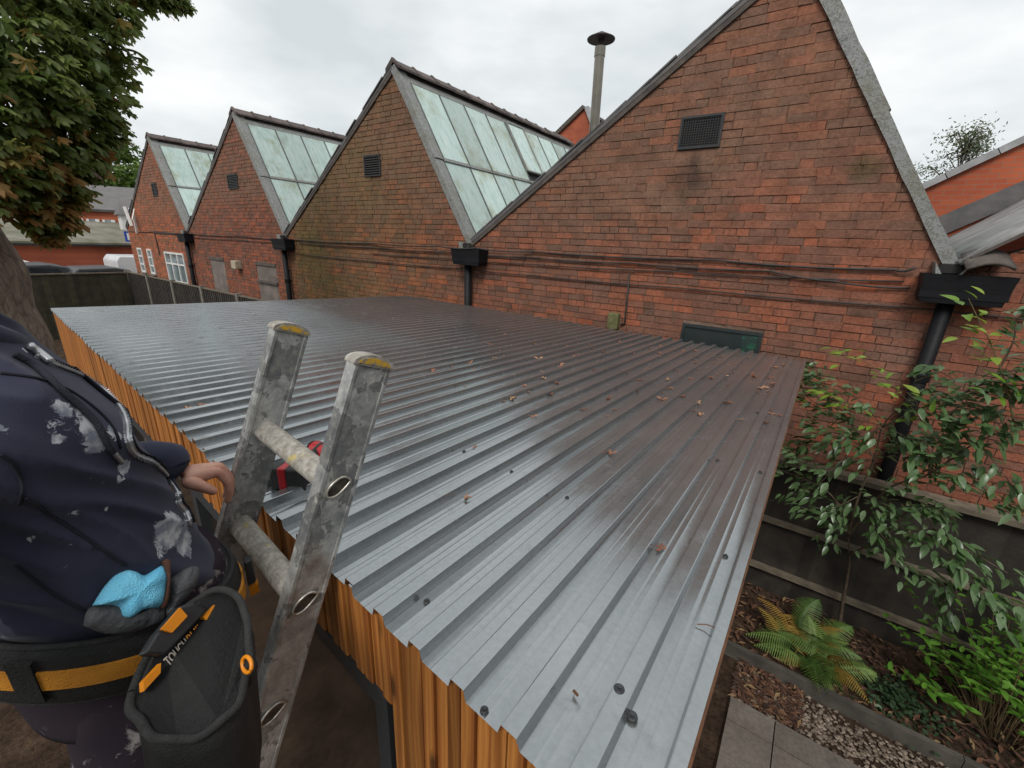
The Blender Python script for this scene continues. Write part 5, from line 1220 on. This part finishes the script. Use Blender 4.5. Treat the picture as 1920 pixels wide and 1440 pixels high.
def leg(pts, rs, seed):
    P_ = spline([Vector(p) for p in pts], 9); m_ = len(P_); R_ = [catmull([(r,) for r in rs], i/(m_-1))[0] for i in range(m_)]; t = MB(); t.tube(P_, R_, 30)
    tm.add([Vector(q)+(Vector(q)-P_[i//30]).normalized()*noise.noise(Vector(q)*13+Vector((seed, 0, 0)))*.012 for i, q in enumerate(t.v)], t.f)
leg([(-.838,.10,-.70), (-.832,.075,-.92), (-.832,.03,-1.15), (-.838,-.08,-1.45), (-.84,-.13,-1.79)], [.104,.098,.078,.066,.060], 1)
leg([(-1.02,.11,-.70), (-1.0,.105,-.86), (-1.0,.06,-1.03), (-1.0,-.06,-1.28), (-1.0,-.10,-1.53)], [.104,.098,.078,.066,.060], 5)
tm.build('trousers', trou_m, person, smooth=True)
boot_m = simple('work boot leather', (.06,.04,.025), (.09,.06,.035), 20, .7, bump=.4)
for (x, y, z) in ((-.84,-.10,-1.815), (-1.0,-.07,-1.565)):
    rg_ = []
    for (dy, w, h, zz) in ((-.085,.025,.03,.0), (-.07,.038,.075,.02), (-.03,.042,.095,.03), (.03,.044,.055,.01), (.09,.046,.04,.0), (.14,.04,.032,.0), (.165,.02,.02,-.005)):
        rg_.append([Vector((x+w*math.cos(t), y+dy, z+zz+h*math.sin(t)*(1 if math.sin(t) > 0 else .55)-.02*0)) for t in [6.2832*q/18 for q in range(18)]])
    MB().loft(rg_).build('boot', boot_m, person, smooth=True, fix=True)
# --- body: one skinned figure; fingers are chains rooted in the palm
k = NT('skin'); P = relpos(k); c = k.mix(k.ramp(k.noise(P, 40, 4), [(.35, 0.0), (.65, 1.0)]), (.68,.38,.28), (.60,.29,.21)); k.bump(k.noise(P, 180, 4), .15, .003)
k.b.inputs['Subsurface Weight'].default_value = .12; k.b.inputs['Subsurface Radius'].default_value = (.01, .004, .002); skin_m = k.done(c, .5)
sv, sr, se, roots = [], [], [], []
def chain(pts, first=None):
    prev = first
    for (p, r) in pts:
        sv.append(tuple(p)); sr.append(r if isinstance(r, tuple) else (r, r)); i = len(sv)-1
        if prev is None: roots.append(i)
        else: se.append((prev, i))
        prev = i
    return prev
V = Vector
chain([(V((BX,.10,-.68)), .11), (V((BX,.08,-.5)), .10), (V((BX,.03,-.32)), .105), (V((BX,.0,-.23)), .085), (V((BX,-.012,-.15)), .056), (V((BX,-.028,-.06)), .055), (V((BX,-.06,.03)), (.078, .088)), (V((BX,-.065,.10)), (.075, .088)), (V((BX,-.07,.15)), (.05, .06))])
chain([(V((-1.08,-.0,-.23)), .06), (V((-1.18,.06,-.45)), .046), (V((-1.19,.09,-.50)), .042), (atX(300,870,-1.095), .032), (atX(338,891,-1.068), .026)], 3)
rw = chain([(V((-.80,-.05,-.225)), .045), (V((-.68,-.18,-.30)), .036), (V((-.5,-.255,-.325)), .032), (V((-.32,-.23,-.23)), .028), (V((-.15,-.145,-.105)), .026)], 3)
chain([(V((-.84,.09,-.8)), .085), (V((-.832,.03,-1.15)), .055), (V((-.84,-.13,-1.78)), .035)], 0); chain([(V((-1.01,.10,-.8)), .085), (V((-1.0,.06,-1.03)), .055), (V((-1.0,-.10,-1.52)), .035)], 0)
A3 = lambda x, y, X: atX(x, y, X)
wr = [A3(338,889,-1.072), A3(340,892,-1.066), A3(340,895,-1.06), A3(341,899,-1.055)]
fing = [[(410,884,-1.045), (428,904,-1.038), (431,924,-1.040), (425,943,-1.046)], [(413,876,-1.063), (434,900,-1.056), (436,924,-1.058), (428,949,-1.064)], [(412,873,-1.081), (433,899,-1.074), (434,923,-1.076), (424,946,-1.082)], [(406,874,-1.097), (425,898,-1.092), (427,917,-1.093), (420,934,-1.098)]]
for q, f in enumerate(fing):
    r_ = (.0105, .0108, .010, .0088)[q]; w0 = wr[3-q]
    k0 = A3(*f[0]); chain([(w0.lerp(k0, .0), .017), (w0.lerp(k0, .5), .0165), (k0, r_*1.28), (A3(*f[1]), r_*1.02), (A3(*f[2]), r_*.9), (A3(*f[3]), r_*.74)])
chain([(A3(344,897,-1.062), .019), (A3(362,905,-1.040), .017), (A3(379,912,-1.026), .0125), (A3(395,919,-1.020), .0108), (A3(407,924,-1.019), .0085)])
chain([(A3(338,892,-1.07), .022), (A3(365,889,-1.066), .021), (A3(396,884,-1.068), .016)])
w0 = V((-.15,-.145,-.105))
for q in range(4):
    b = w0+V((.075,.02+.0,.05))+V((-.006,.0,.02))*(q-1.5); chain([(w0, .016), (b, .011), (b+V((.03,.02,.02)), .0095), (b+V((.04,.04,-.0)), .0085), (b+V((.03,.052,-.01)), .007)])
chain([(w0, .016), (w0+V((.03,-.02,.045)), .013), (w0+V((.06,-.01,.08)), .0105), (w0+V((.08,.0,.095)), .009)])
bm = bmesh.new(); sl_ = bm.verts.layers.skin.verify(); bv_ = [bm.verts.new(p) for p in sv]
for a, b in se: bm.edges.new((bv_[a], bv_[b]))
for i, v in enumerate(bv_): v[sl_].radius = sr[i]; v[sl_].use_root = i in roots
me = bpy.data.meshes.new('body'); bm.to_mesh(me); bm.free()
body = link('body', me, skin_m, person)
sk = body.modifiers.new('skin', 'SKIN'); sk.use_smooth_shade = True; sk.branch_smoothing = .6
ss = body.modifiers.new('sub', 'SUBSURF'); ss.levels = 2; ss.render_levels = 2
m = MB()
for q in range(9):
    t = q/8; a_ = t*math.pi*.62; rr_ = .096*math.cos(a_-.25)+.002
    m.v += [tuple(V((BX+rr_*.93*math.cos(6.2832*i/28), -.085+rr_*1.02*math.sin(6.2832*i/28), .045+.135*math.sin(a_)))) for i in range(28)]; m.t += [0]*28
m.f = [(j*28+i, j*28+(i+1) % 28, (j+1)*28+(i+1) % 28, (j+1)*28+i) for j in range(8) for i in range(28) if not (j < 4 and math.sin(6.2832*i/28) > .35)]+[tuple(8*28+i for i in range(28))]
m.build('hair', simple('brown hair', (.05,.03,.018), (.08,.05,.03), 60, .7, bump=.6, bscale=200), person, smooth=True)
for dx in (-.03, .03): MB().tube([V((BX+dx, .015, .065)), V((BX+dx, .024, .065))], [.010, .006], 10).build('eye', simple('eye white', (.6,.58,.55), (.05,.04,.03), 80, .3), person, smooth=True)
MB().tube([V((BX, .015, .075)), V((BX, .035, .035)), V((BX, .02, .025))], [.008, .013, .006], 10).build('nose', skin_m, person, smooth=True)
MB().tube([V((BX-.024, .018, .0)), V((BX, .026, .002)), V((BX+.024, .018, .0))], .005, 8).build('mouth', simple('lip', (.33,.11,.09), (.28,.09,.08), 50, .5), person, smooth=True)
for sx_ in (-1, 1): MB().tube([V((BX+sx_*.082, -.08, .03)), V((BX+sx_*.092, -.09, .06)), V((BX+sx_*.085, -.085, .085))], [.008, .013, .007], 10, flat=.6).build('ear', skin_m, person, smooth=True)

# ================================================================ tool belt, pouch, gloves
nyl_m = simple('black ballistic nylon', (.0075,.0075,.0075), (.013,.013,.0125), 40, .75, bump=.5, bscale=350); pad_m = simple('grey black padding', (.022,.022,.022), (.032,.032,.031), 20, .8, bump=.5, bscale=260)
org_m = simple('orange webbing', (.66,.27,.02), (.56,.21,.015), 30, .6, bump=.5, bscale=420); pip_m = simple('binding tape', (.018,.018,.0175), (.028,.028,.027), 80, .8, bump=.5, bscale=400)
orp_m = simple('orange plastic', (.75,.26,.01), (.68,.22,.01), 30, .35); blp_m = simple('black plastic', (.018,.019,.02), (.026,.027,.028), 30, .4)
BC = V((BX,.096,-.632)); BT = -.34
def beltp(a, h, o=0.0, rx=.194, ry=.172):
    x, y = (rx+o)*math.cos(a), (ry+o)*math.sin(a); return BC+V((x, y, BT*y+h))
tb = thing('tool_belt', 'black padded tool belt with an orange webbing stripe round the worker\'s waist', 'tool belt', BC)
NA = 96; rg_ = [[beltp(6.2832*i/NA, h, o) for i in range(NA)] for h, o in ((-.052,-.004), (-.056,.006), (-.050,.014), (-.030,.018), (0,.019), (.030,.018), (.046,.013), (.051,.005), (.047,-.004))]
MB().loft(rg_, cap=False).build('belt_pad', nyl_m, tb, smooth=True)
for h in (.050, -.053): MB().tube([beltp(6.2832*i/NA, h, .008) for i in range(NA+1)], .0045, 8, cap=False).build('belt_piping', pip_m, tb, smooth=True)
for (a0, a1) in ((-1.5, -.73), (-.61, .20), (.55, 2.4)):
    n_ = 40; rg_ = [[beltp(a0+(a1-a0)*i/n_, h, o) for i in range(n_+1)] for h, o in ((-.016,.018), (-.0155,.0225), (.0155,.0225), (.016,.018))]
    MB().loft(rg_, closed=False, cap=False).build('webbing', org_m, tb, smooth=False)
for a in (-.67, .5): 
    rg_ = [[beltp(a+da, h, o) for da in (-.065, -.03, .03, .065)] for h, o in ((-.036,.017), (-.034,.026), (.034,.026), (.036,.017))]; MB().loft(rg_, closed=False, cap=False).build('belt_loop', nyl_m, tb)
a = math.pi/2-.35; p = beltp(a, .012, .034); u = (beltp(a+.1, 0)-beltp(a-.1, 0)).normalized(); w = V((.2,.9,.2)).normalized()
m = MB(); m.obox(p+V((0,0,.01)), u*.013, w*.008, V((0,0,.030))); o = m.build('buckle', blp_m, tb); bv = o.modifiers.new('b', 'BEVEL'); bv.width = .004; bv.segments = 2
m = MB(); m.obox(p+V((0,.002,-.038)), u*.010, w*.009, V((0,0,.010))); m.build('buckle_tab', orp_m, tb)
# pouch
ringpx = [(250,1292,-.640), (262,1255,-.638), (290,1205,-.634), (325,1162,-.630), (365,1128,-.626), (405,1108,-.622), (436,1118,-.622), (458,1150,-.630), (468,1200,-.642), (464,1262,-.655), (442,1320,-.666), (405,1368,-.674), (352,1394,-.678), (300,1392,-.674), (266,1362,-.664), (250,1328,-.650)]
lin_m = simple('black lining', (.0035,.0035,.0036), (.006,.006,.006), 40, .85, bump=.4, bscale=200)
rim = spline([atZ(x_, y_, z_*.90) for x_, y_, z_ in ringpx+ringpx[:1]], 5)[:-1]; cen = sum(rim, V((0,0,0)))/len(rim)
rim = [p+V((0,0,noise.noise(p*30)*.010))+(p-cen)*noise.noise(p*24+V((4,0,0)))*.10 for p in rim]
po = thing('tool_pouch', 'open black tool pouch with orange tabs hanging on the worker\'s right hip', 'tool pouch', cen+V((0,0,-.3)))
outr = []
for (s_, dz) in ((1.0, 0), (1.03, -.03), (1.0, -.10), (.92, -.18), (.80, -.235), (.62, -.25)): outr.append([cen+(p-cen)*(s_+(noise.noise(V((p.x*26, p.y*26, dz*14)))*.12 if dz else 0))+V((0,0,dz)) for p in rim])
MB().loft(list(reversed(outr)), cap=True).build('pouch_body', nyl_m, po, smooth=True, fix=True)
inn = []
for (s_, dz) in ((.985, .0), (.95, -.03), (.92, -.10), (.84, -.18), (.6, -.225)): inn.append([cen+(p-cen)*s_+V((0,0,dz)) for p in rim])
ib = MB().loft(inn, cap=True).build('pouch_lining', lin_m, po, smooth=True, fix=True)
MB().tube(rim+[rim[0]], .0055, 10, cap=False).build('rim_binding', pip_m, po, smooth=True)
P1, P2 = atZ(250, 1292, -.576), atZ(405, 1108, -.56); e1 = (P2-P1).normalized(); pn_ = e1.cross(V((0,0,1))).normalized(); pn_ = pn_ if pn_.x > 0 else -pn_
pn_ = (pn_+V((0,0,.55))).normalized(); PO = P1+pn_*.006
def pan(x, y, o=0.0): return onp(x, y, PO+pn_*o, pn_)
m = MB(); m.prism([pan(252,1300,-.008), pan(300,1200,-.008), pan(372,1128,-.008), pan(420,1118,-.008), pan(432,1160,-.008), pan(300,1330,-.008), pan(262,1340,-.008)], pn_*.006); m.build('back_panel', nyl_m, po, fix=True)
m = MB(); hub = [(268,1227), (291,1190), (338,1136), (363,1128), (389,1140), (385,1151), (348,1190), (311,1229)]
m.prism([pan(x, y, .014) for x, y in hub], pn_*-.014); o = m.build('clip_hub', blp_m, po, fix=True); bv = o.modifiers.new('b', 'BEVEL'); bv.width = .004; bv.segments = 2
for pl in ([(302,1180), (338,1139), (352,1155), (323,1186)],): m = MB(); m.prism([pan(x, y, .018) for x, y in pl], pn_*-.0035); m.build('orange_tab', orp_m, po, fix=True)
for pl in ([(382,1157), (402,1134), (411,1143), (390,1165)], [(269,1278), (302,1243), (301,1262), (270,1296)]): m = MB(); m.prism([pan(x, y, .012) for x, y in pl], pn_*-.008); m.build('orange_tab', orp_m, po, fix=True)
cw = simple('pale print', (.62,.55,.47), (.55,.48,.4), 50, .6); co = simple('orange print', (.70,.27,.03), (.6,.22,.02), 50, .6)
b0, b1 = pan(316,1250,.004), pan(391,1170,.004); tl = (b1-b0).length; tx = (b1-b0).normalized(); ty = pn_.cross(tx).normalized()
def text(s, x0, w_, mat):
    cu = bpy.data.curves.new('lettering', 'FONT'); cu.body = s; cu.size = 1; cu.extrude = .01; cu.offset = .018
    o = bpy.data.objects.new('lettering', cu); COL.objects.link(o); bpy.context.view_layer.update(); wd = max(o.dimensions.x, .01); me = bpy.data.meshes.new_from_object(o); bpy.data.objects.remove(o); me.materials.clear(); me.materials.append(mat); o = bpy.data.objects.new('lettering', me); COL.objects.link(o)
    sx = w_/wd; sy = .0135/.72; o.parent = po; o_ = b0+tx*x0+pn_*.0006-po.location
    o.matrix_local = Matrix(((tx.x*sx, ty.x*sy, pn_.x*sy, o_.x), (tx.y*sx, ty.y*sy, pn_.y*sy, o_.y), (tx.z*sx, ty.z*sy, pn_.z*sy, o_.z), (0,0,0,1)))
text('TOUGH', 0, tl*.49, cw); text('BUILT', tl*.51, tl*.47, co)
st1 = [atZ(462,1240,-.575), atZ(468,1250,-.585), atZ(462,1275,-.61), atZ(450,1300,-.65)]
m = MB(); m.tube(st1, [.006,.011,.010,.007], 8); m.build('side_strap', nyl_m, po, smooth=True)
c_ = atZ(463,1246,-.572); m = MB(); m.tube([c_+V((.012*math.cos(t), .004*math.sin(t), .008*math.sin(t))) for t in [6.2832*q/16 for q in range(17)]], .0028, 6, cap=False); m.build('strap_ring', orp_m, po, smooth=True)
# gloves tucked in the hoodie pocket
g0, gn = hit(250, 1115, .016); gn = (gn*.6+V((.8,.1,.45))).normalized()
def gp(x, y, o=0.0): return onp(x, y, g0+gn*o, gn)
def pillow(pl, o, h, mat, name, par, amp=.004, seed=0):
    pts = [gp(x, y, o) for x, y in (px_spline(pl+[pl[0]], 4)[:-1])]; c = sum(pts, V((0,0,0)))/len(pts); rg_ = []
    for s_ in (1.0, 1.02, 1.0, .93, .82, .68, .5, .3, .1):
        hh = h*math.sqrt(max(0, 1-min(1, s_)**2)); k_ = len(rg_)
        off = (-.006, -.002, .001)[k_] if k_ < 3 else hh
        rg_.append([c+(p-c)*s_+gn*(off+(noise.noise((c+(p-c)*s_)*55+V((seed,0,0)))*amp if k_ > 2 else 0)) for p in pts])
    return MB().loft(rg_).build(name, mat, par, smooth=True, fix=True)
k = NT('blue knit'); P = relpos(k); kn = k.wave(k.mapped(P, (1,1,1), (.5,.3,.2)), 190, .4, 2, 1); c = k.mix(k.ramp(k.noise(P, 25, 4), [(.3, 0.0), (.7, 1.0)]), (.13,.50,.74), (.20,.60,.82)); k.bump(k.vor(P, 420), .7, .002); blue_m = k.done(c, .9)
lat_m = simple('grey latex palm', (.050,.052,.055), (.075,.077,.08), 18, .55, bump=.5, bscale=90); brc_m = simple('brown cuff binding', (.10,.04,.022), (.07,.03,.018), 60, .85, bump=.4, bscale=400)
gl = thing('work_glove', 'blue knitted work glove with grey palm tucked in the hoodie pocket', 'glove', g0)
pillow([(159,1173), (170,1140), (218,1130), (226,1150), (243,1156), (298,1132), (309,1147), (302,1165), (253,1184), (200,1188)], .0, .012, lat_m, 'latex_palm', gl, .003, 4)
pillow([(176,1135), (200,1098), (230,1070), (253,1071), (273,1079), (306,1061), (313,1093), (303,1135), (268,1143), (243,1158), (226,1156), (219,1136)], .006, .020, blue_m, 'knitted_back', gl, .007, 1)
pillow([(306,1053), (318,1051), (317,1095), (313,1134), (302,1137), (310,1095)], .012, .010, brc_m, 'cuff', gl, .002, 2)
gl2 = thing('grey_glove', 'second work glove showing only its grey palm beside the belt', 'glove', gp(340, 1100))
pillow([(318,1090), (345,1068), (372,1064), (368,1095), (345,1125), (312,1156), (316,1120)], .002, .014, lat_m, 'latex_palm', gl2, .004, 7)

# ================================================================ lift everything so that the ground lies at height zero
for o in bpy.data.objects:
    if o.parent is None and o.name not in ('camera', 'sun'): o.location.z += H
